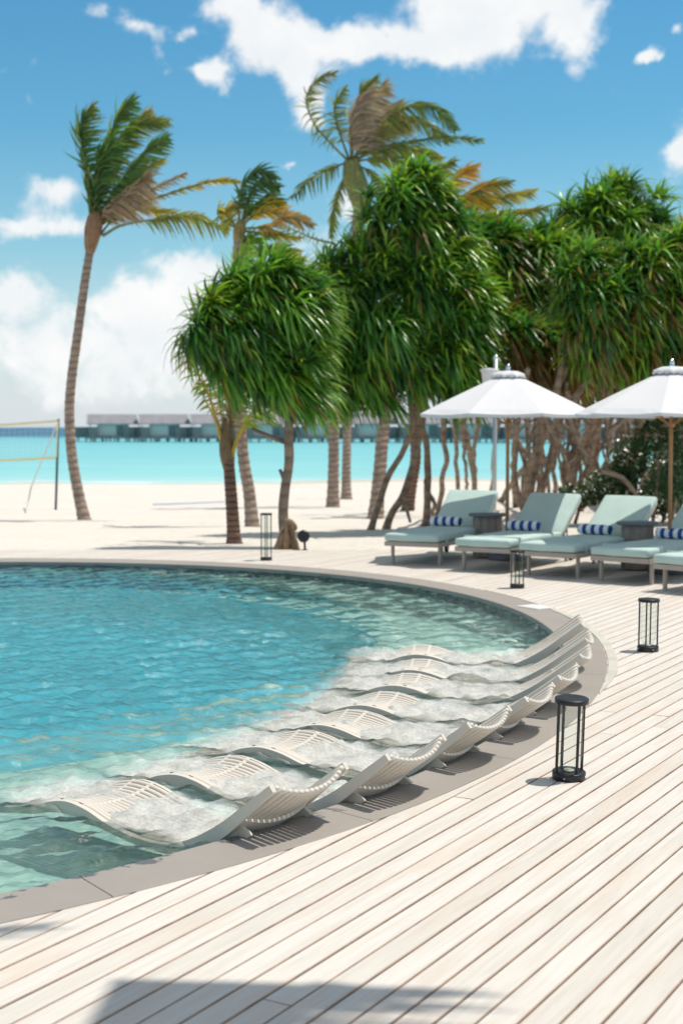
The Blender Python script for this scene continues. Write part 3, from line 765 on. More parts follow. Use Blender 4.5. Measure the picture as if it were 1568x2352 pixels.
def side_table(p, h, label):
    root = empty('side_table', p, 0, label, 'side table', 'round side tables between the sun loungers')
    mb = MB(); mb.lathe([(0, h - .035), (.25, h - .035), (.255, h - .03), (.255, h - .006), (.25, h), (0, h)], 40); mb.build('table_top', M['tabletop'], root)
    mb = MB(); mb.lathe([(0, .03), (.175, .03), (.175, h - .036)], 36)
    for k in range(40):
        a = 2 * math.pi * k / 40; v_ = random.uniform(.75, 1.1); mb.box((.186 * math.cos(a), .186 * math.sin(a), h / 2 - .01), (.018, .026, h - .06), Matrix.Rotation(a, 4, 'Z'), col=(v_, v_, v_))
    mb.build('base', mat('weathered_staves', (.36, .30, .26), .75, vary=.2, vscale=12, tint=True), root)
side_table(At(1118, 1200, 19.1) * 1.0, .60, 'round side table between the first and second deck chairs') if False else None
for (px, py, D, lab) in ((1119, 1200, 19.0, 'round wooden side table between the first and second deck chairs'), (1463, 1200, 17.35, 'round wooden side table behind the fourth deck chair, toward the right edge')):
    p = At(px, py, D); p.z = 0; side_table(p, .59, lab)

def parasol(p, rad, zr, za, rz, label):
    root = empty('parasol', p, rz, label, 'parasol', 'white parasols over the sun loungers')
    b0 = -p[2]; n = 8; mb = MB(); V = []; Fc = []; K = 8; S = 6
    def rimr(k, s):                                      # rim sags in slightly between ribs
        return 1 - .035 * math.sin(math.pi * s / S)
    top = []
    for j in range(K + 1):
        q = .12 + (1 - .12) * j / K
        for k in range(n):
            for s in range(S):
                a0, a1 = 2 * math.pi * k / n, 2 * math.pi * (k + 1) / n
                f = s / S; x = (1 - f) * math.cos(a0) + f * math.cos(a1); y = (1 - f) * math.sin(a0) + f * math.sin(a1)
                sagz = -.03 * math.sin(math.pi * f) * q + .028 * (1 - q) * q * 4 * .5
                rr = rad * q * (1 - (.03 * math.sin(math.pi * f) if j == K else 0))
                z = b0 + za - (za - zr) * (q - .12) / .88 + sagz * .6
                top.append((x * rr, y * rr, z))
    m_ = n * S
    Fc = [(j * m_ + k, j * m_ + (k + 1) % m_, (j + 1) * m_ + (k + 1) % m_, (j + 1) * m_ + k) for j in range(K) for k in range(m_)]
    # short hem below the rim
    hem = [(x * .997, y * .997, z - .035) for x, y, z in top[-m_:]]
    V = top + hem; Fc += [(K * m_ + k, K * m_ + (k + 1) % m_, (K + 1) * m_ + (k + 1) % m_, (K + 1) * m_ + k) for k in range(m_)]
    mb.add(V, Fc, smooth=False); can = mb.build('canopy', M['canopy'], root)
    sol = can.modifiers.new('thick', 'SOLIDIFY'); sol.thickness = .004
    mb = MB(); V = []                                     # ruffled vent cap
    for j, (q, dz_) in enumerate(((.02, .075), (.10, .07), (.17, .03), (.185, -.01))):
        for k in range(64):
            a = 2 * math.pi * k / 64; rf_ = 1 + (.07 * math.cos(8 * a) if j >= 1 else 0) + (.03 * math.cos(16 * a + 1) if j > 2 else 0)
            V.append((rad * q * rf_ * math.cos(a), rad * q * rf_ * math.sin(a), b0 + za + dz_ + (.008 * math.cos(16 * a) if j > 1 else 0)))
    mb.add(V, [(j * 64 + k, j * 64 + (k + 1) % 64, (j + 1) * 64 + (k + 1) % 64, (j + 1) * 64 + k) for j in range(3) for k in range(64)], smooth=True)
    vent = mb.build('vent', M['canopy'], can); vent.modifiers.new('thick', 'SOLIDIFY').thickness = .004
    mb = MB(); mb.lathe([(.0, .17), (.012, .165), (.024, .145), (.03, .12), (.026, .10), (.034, .085), (.034, .07), (0, .07)], 16, (0, 0, b0 + za)); mb.build('finial', M['chrome'], root)
    mb = MB(); mb.tube([(0, 0, 0), (0, 0, b0 + za + .06)], .024, 14); mb.build('pole', M['teak'], root)
    mb = MB(); mb.lathe([(0, .0), (.24, .0), (.25, .01), (.25, .05), (.22, .065), (.04, .07), (.04, .2), (0, .2)], 28, (0, 0, 0)); mb.build('base', M['tabletop'], root)
    mb = MB(); mb.lathe([(.026, -.05), (.045, -.05), (.05, -.02), (.045, .02), (.026, .02)], 16, (0, 0, b0 + za - .12)); mb.lathe([(.026, -.04), (.045, -.04), (.045, .03), (.026, .03)], 16, (0, 0, b0 + zr - .12)); mb.build('hub', M['teak'], root)
    for k in range(n):
        a = 2 * math.pi * k / n; c, s = math.cos(a), math.sin(a); mb = MB()
        mb.tube([(c * .05, s * .05, b0 + za - .13), (c * rad * .5, s * rad * .5, b0 + (za - (za - zr) * .43) - .035), (c * rad * .985, s * rad * .985, b0 + zr - .02)], .011, 6)
        mb.tube([(c * .05, s * .05, b0 + zr - .12), (c * rad * .5, s * rad * .5, b0 + (za - (za - zr) * .43) - .04)], .009, 6)
        mb.build('rib', M['teak'], root)
    return root
p = At(1164, 1200, 18.7); p.z = 0
parasol(p, 1.20, 1.915, 2.40, R(22.5 - 8), 'white parasol at left, standing behind the first two deck chairs')
p = At(1537, 1200, 16.95); p.z = 0
parasol(p, 1.14, 1.905, 2.385, R(22.5 + 4), 'white parasol at the right edge of the picture over the deck chairs')
p = At(1133, 1200, 22.0); p.z = sand_z(22.0) - .02; root = empty('metal_pole', p, 0, 'tall thin grey metal pole with a white fitting, rising behind the left parasol', 'pole')
pt = At(1138, 822, p.y); mb = MB(); mb.tube([(0, 0, 0), (pt.x - p.x, 0, pt.z - p.z)], .035, 10); mb.build('pole', M['steel'], root)
mb = MB(); mb.lathe([(0, .05), (.03, .04), (.045, .0), (.03, -.03), (0, -.03)], 12, (pt.x - p.x, 0, pt.z - p.z)); mb.build('finial', M['chrome'], root)
q = At(1122, 868, p.y); mb = MB(); mb.lathe([(.0, -.17), (.07, -.17), (.10, -.10), (.12, .08), (.14, .10), (.14, .13), (0, .15)], 18, (q.x - p.x, -.05, q.z - p.z)); mb.build('white_fitting', M['canopy'], root)

# ================================================================ SMALL THINGS
p = G(697, 1263); root = empty('spot_light', p, 0, 'small round black spotlight on a stem at the deck edge beside the driftwood stump', 'spotlight')
mb = MB(); mb.tube([(0.02, 0, 0), (.015, 0, .12)], .017, 10); mb.lathe([(0, 0), (.04, 0), (.04, .01), (0, .01)], 14, (.02, 0, 0)); mb.build('stem', M['black'], root)
mb = MB(); mb.tube([(.0, -.05, .2), (0, -.045, .2), (0, .05, .185), (0, .09, .18)], [.06, .088, .085, .05], 22); mb.build('lamp_head', M['black'], root)
p = G(1229, 1397); mb = MB(); mb.box((0, 0, .012), (.30, .22, .008)); mb.box((0, 0, .018), (.24, .16, .005)); o = mb.build('skimmer_lid', mat('white_plastic', (.82, .82, .80), .5), None, (p.x, p.y, 0)); o.rotation_euler = (0, 0, R(-55))
tag(o, 'small white square skimmer lid set into the grey coping beyond the last pool lounger', 'lid')

# volleyball net
pb = GS(128.5, 1172); D = pb.y
root = empty('volleyball_net', pb, 0, 'beach volleyball net with yellow tape on a dark post at the left edge', 'volleyball net')
pt = At(135, 962, D); mb = MB(); mb.tube([(0, 0, 0), tuple(pt - pb)], .032, 10); mb.build('post', M['netpost'], root)
corn = [At(0 - 300, 990, D - 1.5), At(134, 967, D), At(131.5, 1051, D), At(-300, 1066, D - 1.5)]
def strip(mb, a, b, wdt, sag=0):
    pts = [a.lerp(b, i / 12) + Vector((0, 0, -sag * math.sin(math.pi * i / 12))) for i in range(13)]
    V = []
    for q in pts: V += [q + Vector((0, -.006, wdt / 2)), q + Vector((0, -.006, -wdt / 2)), q + Vector((0, .006, -wdt / 2)), q + Vector((0, .006, wdt / 2))]
    V = [v_ - pb for v_ in V]
    mb.add(V, [(4 * i + a_, 4 * i + (a_ + 1) % 4, 4 * i + 4 + (a_ + 1) % 4, 4 * i + 4 + a_) for i in range(12) for a_ in range(4)])
for a_, b_, s_ in ((corn[0], corn[1], .03), (corn[3], corn[2], .03)):
    mb = MB(); strip(mb, a_, b_, .06, s_); mb.build('tape', M['yellow'], root)
mb = MB(); mb.tube([corn[1] - pb, corn[2] - pb], .035, 6); mb.build('side_tape', M['yellow'], root)
mb = MB()
for i in range(34):
    f = i / 34; a_ = corn[1].lerp(corn[0], f); b_ = corn[2].lerp(corn[3], f); mb.tube([a_ - pb, b_ - pb], .0025, 4)
for i in range(1, 8): mb.tube([corn[1].lerp(corn[2], i / 8) - pb, corn[0].lerp(corn[3], i / 8) - pb], .0025, 4)
mb.build('mesh_net', M['whitecord'], root)
mb = MB(); ge = GS(72, 1150); ge = GS(60, 1178); mb.tube([At(133, 970, D) - pb, At(72, 1120, D + 1.5) - pb, ge - pb], .018, 6); mb.build('guy_rope', M['whitecord'], root)
mb = MB(); cps = [GS(352, 1163), GS(420, 1160.5), GS(490, 1157.5), GS(545, 1155)]
mb.tube([c_ + Vector((0, 0, .05)) for c_ in spline(cps, 20)], .014, 6); o = mb.build('court_line_rope', M['blue']); tag(o, 'blue rope laid on the white sand between the two leaning palms', 'rope')

# ================================================================ OVERWATER VILLAS AND JETTY
vm_roof = mat('grey_shingle', (.26, .26, .285), .8, vary=.2, vscale=.8, bump=.2, bscale=3)  # roof and dark timber colours lightened blue-grey to stand for distance haze
vm_wall = mat('pale_wall', (.60, .66, .64), .7, vary=.05)
vm_dark = mat('dark_timber', (.20, .235, .24), .8, vary=.25, vscale=.9)
vm_pale = mat('pale_trim', (.65, .68, .68), .6)
vm_glass = mat('villa_glass', (.10, .17, .19), .2)
def make_villa():
    root = empty('overwater_villa')
    mb = MB(); mb.box((0, 0, .85), (9.4, 8, .5)); mb.box((-3.2, -4.6, .75), (3.6, 1.6, .35)); mb.box((3.2, -4.6, .75), (2.2, 1.6, .35)); mb.build('platform', vm_dark, root)
    for x in (-4.2, -2.1, 0, 2.1, 4.2):
        for y in (-3.6, 2.5):
            mb = MB(); mb.tube([(x, y, -1.5), (x, y, .6)], .16, 7); mb.build('stilt', vm_dark, root)
    mb = MB(); mb.box((-.6, 0, 2.25), (5.2, 6, 2.3)); mb.build('wall', vm_wall, root)
    for x, w_ in ((-3.9, 1.5), (2.7, 2.0), (4.25, .8)):
        mb = MB(); mb.box((x, -2.4, 1.95), (w_, 3.2, 1.75)); mb.build('privacy_screen', vm_dark, root)
    for x in (.9, ):
        mb = MB(); mb.box((x, -3.02, 2.1), (1.3, .05, 1.9)); mb.build('window', vm_glass, root)
    mb = MB()
    e = [(-4.9, -3.9, 3.4), (4.8, -3.9, 3.4), (4.8, 3.9, 3.4), (-4.9, 3.9, 3.4)]; r0 = [(-5.6, 0, 5.2), (4.6, 0, 5.2)]
    d = .18; V = e + r0 + [(x, y, z - d) for x, y, z in e]
    mb.add(V, [(0, 1, 5, 4), (2, 3, 4, 5), (3, 0, 4), (1, 2, 5), (6, 7, 1, 0), (7, 8, 2, 1), (8, 9, 3, 2), (9, 6, 0, 3), (9, 8, 7, 6)]); rf = mb.build('roof', vm_roof, root)
    mb = MB(); mb.tube([(4.8, -3.95, 3.40), (4.6, -.1, 5.28)], .17, 4); mb.tube([(-4.9, -3.95, 3.4), (-5.6, -.1, 5.28)], .12, 4); mb.build('roof_trim', vm_pale, rf)
    for x in (-4.4, 2.2, 4.4):
        mb = MB(); mb.box((x, -3.3, 2.2), (.16, .16, 2.2)); mb.build('post', vm_pale, root)
    return root
vp = make_villa(); nv = 11
ORD = ['farthest left in the row', 'second from the left end', 'third from the left end', 'fourth from the left end', 'fifth from the left end', 'sixth from the left end', 'seventh from the left end',
       'eighth from the left end', 'ninth from the left end', 'tenth from the left end', 'rightmost in the row']
for i in range(nv):
    f = i / 10; px = 268 + i * 118; D = 262 - 22 * f
    o = vp if i == 0 else copy_tree(vp)
    p = At(px, 980, D); o.location = (p.x, D, -1.0); o.rotation_euler = (0, 0, R(3.5)); o.scale = (1.0, 1, .97)
    tag(o, 'overwater villa with grey shingle roof over the lagoon, ' + ORD[i], 'villa', 'overwater villas on stilts across the lagoon')
jt = empty('jetty', (0, 0, -1), 0, 'low dark timber jetty linking the overwater villas', 'jetty')
a_ = At(182, 980, 268); b_ = At(1560, 980, 246); mb = MB(); dv = (b_ - a_); L = dv.length; ang = math.atan2(dv.y, dv.x); c_ = (a_ + b_) / 2
mb.box((c_.x, c_.y, .95), (L, 2.2, .45), Matrix.Rotation(ang, 4, 'Z')); mb.build('walkway', vm_dark, jt)
mb = MB(); mb.box((a_.x + 3.2, a_.y - 3, 1.7), (7.5, 2, 2.0)); mb.build('dark_screen', vm_dark, jt)
mb = MB()
for i in range(70):
    q = a_.lerp(b_, i / 69); mb.tube([(q.x, q.y - 1, -1.5), (q.x, q.y - 1, .8)], .17, 5)
mb.build('piles', vm_dark, jt)

# ================================================================ TREES
def jit(c, a=.15): f = 1 + random.uniform(-a, a); return tuple(max(0, q * f * (1 + random.uniform(-a, a) * .5)) for q in c)
LEAFG = [(.07, .21, .04), (.05, .15, .04), (.12, .28, .04), (.22, .37, .045), (.032, .10, .034)]
def strap(V, Fc, Cc, p, d, L, wd, droop, col, nseg=5, wind=.0, kink=None):
    d = Vector(d).normalized(); side = d.cross(Vector((random.uniform(-.3, .3), random.uniform(-.3, .3), 1)))
    if side.length < .1: side = Vector((1, 0, 0))
    side.normalize(); base = len(V); q = Vector(p); sl = L / nseg
    for i in range(nseg + 1):
        f = i / nseg; wv_ = wd * (1 - f ** 2.2) * .5 + .002
        up_ = side.cross(d).normalized()
        V += [q + side * wv_ , q - up_ * wv_ * .35, q - side * wv_]
        cc_ = (col[0] * (1 + .35 * f), col[1] * (1 + .3 * f), col[2]); Cc += [cc_] * 3
        if i < nseg:
            j = base + 3 * i; Fc += [(j, j + 1, j + 4, j + 3), (j + 1, j + 2, j + 5, j + 4)]
        q = q + d * sl
        wind *= 1.0
        dr = droop * (1.6 if kink is not None and f > kink else .7 if kink is not None else 1)
        d = (d + Vector((wind, 0, -dr)) * sl * 1.6).normalized()
def make_screw_pine(name, label, D, clumps, trunks, limbs, seed, brown=.0, dens=1.0, wind=.25, windbend=.75):
    random.seed(seed); S = D / F_PX
    base = trunks[0][0][0]; b0 = GS(*base); b0.z = sand_z(b0.y) - .02
    root = empty(name, b0, 0, label, 'tree')
    for pts, rad in trunks:
        dD = b0.y if len(pts[0]) == 2 else pts[0][2]
        g0 = GS(pts[0][0], pts[0][1]); Ds = g0.y
        W_ = []
        for i, q in enumerate(pts):
            f = i / (len(pts) - 1); W_.append(At(q[0], q[1], Ds + (D - Ds) * f) if i else Vector((g0.x, g0.y, sand_z(g0.y) - .05)))
        sp_ = spline(W_, 26); n_ = len(sp_)
        for i in range(1, n_): sp_[i] = sp_[i] + Vector((noise.noise(sp_[i] * 1.3 + Vector((seed, 0, 0))), noise.noise(sp_[i] * 1.3 + Vector((0, seed, 9))), 0)) * .07
        rr = [rad * S * (1.0 + .5 * math.exp(-i * 1.1)) * (1 - .25 * i / n_) * (1 + .10 * noise.noise(sp_[i] * 4)) for i in range(n_)]
        mb = MB(); mb.tube([q - b0 for q in sp_], rr, 12); mb.build('trunk', M['pinebark'], root)
    for pts, rad in limbs:
        W_ = [At(q[0], q[1], D + (q[2] if len(q) > 2 else 0)) for q in pts]; sp_ = spline(W_, 12)
        mb = MB(); mb.tube([q - b0 for q in sp_], [rad * S * (1 - .4 * i / 12) for i in range(12)], 8); mb.build('branch', M['pinebark'], root)
    V = []; Fc = []; Cc = []; E = []
    for (px, py, rx, ry, *dd) in clumps:
        c = At(px, py, D + (dd[0] if dd else 0)); E.append((c, rx * S, max(.8 * rx * S, .5), ry * S))
    for ei, (c, ax, ay, az) in enumerate(E):
        area = 4 * math.pi * ((ax * ay) ** 1.6 / 3 + (ax * az) ** 1.6 / 3 + (ay * az) ** 1.6 / 3) ** (1 / 1.6)
        nh = int(area / .074 * dens)
        for h in range(nh):
            z = random.uniform(-1, 1); a = random.uniform(0, 2 * math.pi); s_ = math.sqrt(1 - z * z)
            nv_ = Vector((s_ * math.cos(a), s_ * math.sin(a), z))
            if nv_.y > .35: continue                       # a few at the back are enough
            f = random.uniform(.45, 1.0) if h % 3 else random.uniform(.15, .7)
            f *= 1 + .38 * noise.noise(nv_ * 1.9 + Vector((ei * 5.1, seed, 0)))
            p = c + Vector((nv_.x * ax, nv_.y * ay, nv_.z * az)) * f
            inside = any(((p.x - c2.x) / a2) ** 2 + ((p.y - c2.y) / b2) ** 2 + ((p.z - c2.z) / d2) ** 2 < .30 for k, (c2, a2, b2, d2) in enumerate(E) if k != ei)
            if inside: continue
            nn = Vector((nv_.x / ax, nv_.y / ay, nv_.z / az)).normalized()
            low = nv_.z < -.25
            axis = (nn * .55 + Vector((wind, -.15, .55 if not low else .12)) + Vector([random.uniform(-.5, .5) for _ in range(3)])).normalized()
            g = random.choice(LEAFG); 
            nl = random.randint(20, 27)
            t1 = axis.orthogonal().normalized(); t2 = axis.cross(t1)
            for k in range(nl):
                ph = k * 2.399 + random.uniform(-.2, .2); op = math.sqrt((k + .5) / nl) * random.uniform(1.1, 1.5)
                d = axis * math.cos(op) + (t1 * math.cos(ph) + t2 * math.sin(ph)) * math.sin(op)
                dead = random.random() < (brown * (2.2 if low else .3) + (.05 if low else 0))
                col = jit((.19, .12, .05) if dead else (g if random.random() < .8 else random.choice(LEAFG)), .2)
                if not dead and random.random() < .05: col = jit((.22, .26, .035), .2)
                L = random.uniform(.38, .66) * (1.35 if low else 1); 
                strap(V, Fc, Cc, p, d, L, random.uniform(.048, .078), (1.7 if low else 1.35) * random.uniform(.7, 1.4), col, 5, windbend * random.uniform(.6, 1.3), kink=random.choice((None, None, .45)))
    V = [v_ - b0 for v_ in V]
    mb = MB(); mb.add(V, Fc, 0, np.array(Cc), True); mb.build('crown', M['leaf'], root)
    return root

def frond(V, Fc, Cc, sp_, L, col, wind, gravity, dens, s0, flat, colt=None, both=True):
    n_ = len(sp_); tot = sum((sp_[i + 1] - sp_[i]).length for i in range(n_ - 1)); cnt = int(tot * (1 - s0) * 34 * dens)
    for k in range(cnt):
        f = s0 + (1 - s0) * (k + random.random()) / cnt; x = f * (n_ - 1); i = min(int(x), n_ - 2); q = sp_[i].lerp(sp_[i + 1], x - i)
        t_ = (sp_[i + 1] - sp_[i]).normalized(); sn = t_.cross(Vector((0, 1, 0))).normalized()
        sg = 1 if k % 2 else -1
        ff = (f - s0) / (1 - s0); ln = L * (math.sin(math.pi * (.14 + .80 * ff)) ** .7) * random.uniform(.75, 1.15)
        d = (t_ * random.uniform(.4, 1.1) + sn * sg * random.uniform(.6, 1.1) + Vector((0, random.uniform(-flat, flat), 0)) + Vector((wind, 0, -gravity * .5)) * random.uniform(.6, 1.2)).normalized()
        c_ = jit(col if colt is None or random.random() > ff * .9 else colt, .25)
        base = len(V); m_ = 3; wd = random.uniform(.018, .032); sl = ln / m_
        s_ = d.cross(Vector((random.uniform(-1, 1), -.9, random.uniform(-.6, .6)))).normalized(); p = Vector(q)
        for j in range(m_ + 1):
            w_ = wd * (1 - (j / m_) ** 2) * .9 + .001
            V += [p + s_ * w_, p - s_ * w_]; Cc += [c_] * 2
            if j < m_: b_ = base + 2 * j; Fc.append((b_, b_ + 1, b_ + 3, b_ + 2))
            p = p + d * sl; d = (d + Vector((wind * .8, 0, -gravity)) * sl * 1.6).normalized()
def make_palm(label, trunk, rad, head_D, shaft, fronds, seed, bark, shaftcol, S=None, crown_brown=None):
    random.seed(seed); b0 = GS(*trunk[0]); b0.z = sand_z(b0.y) - .03; D0 = b0.y; D = head_D or D0; S = D / F_PX
    root = empty('coconut_palm', b0, 0, label, 'palm tree')
    W_ = [b0] + [At(q[0], q[1], D0 + (D - D0) * i / (len(trunk) - 1)) for i, q in enumerate(trunk) if i]
    n_ = 110; sp_ = spline(W_, n_)
    rr = [S * rad * (1 + .35 * math.exp(-i / 5)) * (1 - .25 * i / n_) * (1 + (.07 if i % 4 == 0 else -.01)) for i in range(n_)]
    mb = MB(); mb.tube([q - b0 for q in sp_], rr, 16, smooth=True); mb.build('trunk', bark, root)
    if shaft:
        mb = MB(); W_ = [At(q[0], q[1], D) for q in shaft]; s2 = spline([q - b0 for q in W_], 14)
        ra = [q[2] * S for q in shaft]; r2 = [ra[min(int(i / 13 * (len(ra) - 1)), len(ra) - 2)] * (1 - (i / 13 * (len(ra) - 1) % 1)) + ra[min(int(i / 13 * (len(ra) - 1)) + 1, len(ra) - 1)] * (i / 13 * (len(ra) - 1) % 1) if i < 13 else ra[-1] for i in range(14)]
        mb.tube(s2, r2, 14, col=shaftcol); mb.build('crownshaft', M['petiole'], root)
    for fr in fronds:
        pts, L, col = fr[0], fr[1], fr[2]; kw = fr[3] if len(fr) > 3 else {}
        dy = kw.get('dy', random.uniform(-.7, .7)); m_ = len(pts)
        W_ = [At(q[0], q[1], D + dy * (i / (m_ - 1))) for i, q in enumerate(pts)]; sp_ = spline(W_, 22)
        V = []; Fc = []; Cc = []
        frond(V, Fc, Cc, sp_, L * S, col, kw.get('wind', .8), kw.get('g', .8), kw.get('dens', 1), kw.get('s0', .2), kw.get('flat', .5), kw.get('tip'))
        stalk = kw.get('stalk', (.16, .18, .04)); rw = kw.get('rw', 3.2) * S
        mb = MB(); mb.tube([q - b0 for q in sp_], [rw * (1 - .85 * i / 21) for i in range(22)], 6, col=stalk)
        mb.add([v_ - b0 for v_ in V], Fc, 1, np.array(Cc)); mb.build('frond', [M['petiole'], M['frond']], root)
    return root
GR = (.075, .155, .03); BG = (.20, .33, .025); OL = (.18, .21, .04); BR = (.34, .25, .18); YE = (.42, .32, .03); OR = (.48, .27, .04); DG = (.04, .11, .03)
make_palm('tall slender coconut palm alone at the left, fronds blown right', [(195, 1195), (178, 1120), (165, 1040), (160, 950), (165, 870), (180, 760), (195, 650), (207, 575)], 12.5, 30.6,
          [(207, 580, 10), (209, 562, 15), (214, 530, 20), (219, 505, 19), (223, 485, 13)], [
    ([(210, 515), (200, 430), (188, 340), (188, 280), (210, 245)], 62, GR, dict(wind=1.0, g=.3, dens=1.5, tip=OL)),
    ([(212, 515), (207, 440), (196, 370), (185, 310), (190, 260)], 48, DG, dict(wind=1.0, g=.5, dens=1.5)),
    ([(216, 510), (226, 430), (248, 330), (275, 262), (305, 232)], 62, BG, dict(wind=.8, g=.3, dens=1.5, tip=GR)),
    ([(218, 510), (236, 420), (262, 340), (310, 290), (385, 280)], 60, GR, dict(wind=1.0, g=.4, dens=1.4, tip=OL)),
    ([(218, 510), (232, 430), (252, 350), (300, 295), (345, 258)], 66, OL, dict(wind=.9, g=.5, dens=1.5, tip=(.4, .32, .2))),
    ([(220, 510), (255, 450), (296, 395), (340, 345), (382, 315)], 60, GR, dict(wind=.9, g=.3, dens=1.5)),
    ([(222, 510), (262, 445), (312, 400), (378, 365)], 40, OL, dict(wind=.9, g=.3, dens=1.2, tip=YE)),
    ([(214, 512), (220, 450), (232, 385), (258, 318)], 88, DG, dict(wind=.9, g=.9, dens=2.0, tip=GR, dy=-.6, s0=.08)),
    ([(215, 512), (212, 450), (222, 380), (240, 330)], 70, GR, dict(wind=.9, g=.7, dens=2.0, dy=-.4, s0=.1)),
    ([(224, 510), (262, 470), (300, 440), (342, 405)], 80, BR, dict(wind=.7, g=1.1, dens=2.3, stalk=(.3, .2, .1), s0=.1)),
    ([(224, 512), (262, 488), (305, 470), (345, 440)], 66, BR, dict(wind=.8, g=.9, dens=2.3, stalk=(.3, .2, .1), s0=.1)),
    ([(222, 506), (255, 455), (285, 425), (330, 380)], 70, BR, dict(wind=.8, g=.7, dens=1.8, stalk=(.3, .2, .1), s0=.15, dy=.2)),
    ([(236, 542), (280, 518), (360, 503), (440, 498), (520, 525)], 62, OL, dict(wind=.5, g=1.8, dens=1.5, s0=.42, tip=(.3, .28, .04), rw=4, dy=-.2, stalk=(.22, .24, .10))),
    ([(230, 540), (262, 505), (330, 478), (370, 488), (470, 495)], 34, YE, dict(wind=.8, g=.3, dens=.8, s0=.5, dy=.1)),
    ([(236, 510), (330, 466), (430, 432), (500, 415), (552, 418)], 24, (.40, .28, .10), dict(wind=1.0, g=.4, dens=.8, s0=.2, tip=YE)),
    ([(236, 515), (300, 470), (370, 425), (428, 398)], 30, BR, dict(wind=1.0, g=.5, dens=.7, s0=.3)),
], 11, M['palmbark'], (.30, .17, .09))
make_palm('coconut palm with yellow and green fronds above the left end of the tree clump', [(580, 1210), (572, 1130), (560, 1060), (550, 950), (543, 800), (541, 650), (548, 545)], 14, 28.1,
          [(546, 560, 10), (550, 530, 15), (556, 505, 10)], [
    ([(552, 520), (548, 470), (560, 420), (596, 394), (632, 412)], 50, DG, dict(wind=.6, g=1.0, dens=1.6)),
    ([(554, 520), (568, 462), (600, 420), (640, 430)], 48, GR, dict(wind=.6, g=.9, dens=1.6)),
    ([(555, 520), (575, 480), (615, 455), (650, 470)], 44, GR, dict(wind=.6, g=.9, dens=1.5)),
    ([(556, 520), (590, 490), (640, 488), (705, 505)], 40, YE, dict(wind=.8, g=.5, dens=1.6, tip=OR)),
    ([(552, 520), (565, 490), (600, 470), (645, 470)], 46, YE, dict(wind=.7, g=.7, dens=1.6)),
    ([(548, 525), (525, 500), (520, 480), (560, 468)], 42, YE, dict(wind=.9, g=.7, dens=1.5)),
    ([(548, 525), (520, 512), (500, 492), (520, 478)], 36, OL, dict(wind=.9, g=.8, dens=1.4)),
    ([(556, 525), (610, 520), (660, 500), (718, 518)], 42, OR, dict(wind=.8, g=.8, dens=1.5, tip=BR)),
    ([(556, 530), (600, 535), (640, 540), (690, 548)], 34, OL, dict(wind=.8, g=.9, dens=1.3, tip=YE)),
    ([(552, 530), (570, 560), (560, 600), (590, 640)], 50, BG, dict(wind=.8, g=.4, dens=1.5)),
    ([(540, 600), (552, 565), (575, 545), (600, 560)], 44, BG, dict(wind=.8, g=.4, dens=1.5)),
    ([(550, 600), (600, 575), (650, 572), (690, 600)], 40, OL, dict(wind=.8, g=.6, dens=1.5, tip=YE)),
], 12, M['palmbark'], (.28, .22, .06))
make_palm('tallest coconut palm in the middle, brown and olive fronds swept right above the trees', [(764, 1165), (766, 1060), (768, 960), (785, 760), (812, 560), (822, 470)], 13, 38,
          [(832, 500, 14), (826, 450, 26), (812, 405, 27), (806, 368, 17)], [
    ([(800, 370), (765, 335), (722, 285), (703, 228), (728, 185), (768, 166)], 44, OL, dict(wind=.9, g=.9, dens=1.0, tip=(.2, .2, .1))),
    ([(802, 368), (778, 300), (768, 245), (792, 204)], 42, OL, dict(wind=.8, g=.9, dens=1.0)),
    ([(806, 366), (812, 290), (826, 215), (862, 180)], 50, OL, dict(wind=.9, g=.6, dens=1.2)),
    ([(808, 366), (815, 300), (832, 240), (880, 196)], 85, BR, dict(wind=1.1, g=.7, dens=2.6, s0=.1)),
    ([(806, 366), (806, 300), (812, 250), (850, 205)], 80, (.36, .29, .24), dict(wind=1.2, g=.6, dens=2.4, s0=.1)),
    ([(812, 364), (840, 310), (872, 268), (910, 240)], 75, (.34, .28, .22), dict(wind=1.1, g=.6, dens=2.4, s0=.1)),
    ([(812, 364), (850, 330), (890, 290), (940, 285)], 70, OL, dict(wind=1.1, g=.7, dens=2.0, s0=.1, tip=BR)),
    ([(814, 362), (870, 290), (935, 245), (1000, 248), (1046, 300)], 54, OL, dict(wind=.5, g=1.3, dens=1.1, tip=GR)),
    ([(815, 362), (870, 310), (930, 275), (985, 290), (1030, 325)], 50, OL, dict(wind=.5, g=1.2, dens=1.0)),
    ([(815, 366), (880, 340), (950, 325), (1040, 318), (1108, 324)], 34, DG, dict(wind=.8, g=.7, dens=.7, tip=OL)),
    ([(812, 370), (870, 345), (940, 342), (1010, 365)], 52, (.24, .27, .04), dict(wind=.7, g=.9, dens=1.7)),
    ([(812, 372), (860, 365), (920, 372), (975, 395)], 48, OL, dict(wind=.7, g=.9, dens=1.5)),
    ([(800, 372), (765, 385), (715, 410), (672, 455)], 48, OL, dict(wind=.3, g=1.2, dens=1.0, tip=DG)),
    ([(800, 376), (783, 430), (766, 490), (760, 545)], 34, OL, dict(wind=.3, g=1.2, dens=1.2)),
    ([(815, 378), (850, 395), (872, 430), (880, 470)], 36, OL, dict(wind=.3, g=1.2, dens=1.2)),
    ([(770, 560), (720, 548), (680, 530), (640, 520)], 20, OL, dict(wind=.6, g=.8, dens=.6)),
], 13, M['palmbark'], (.20, .22, .06))
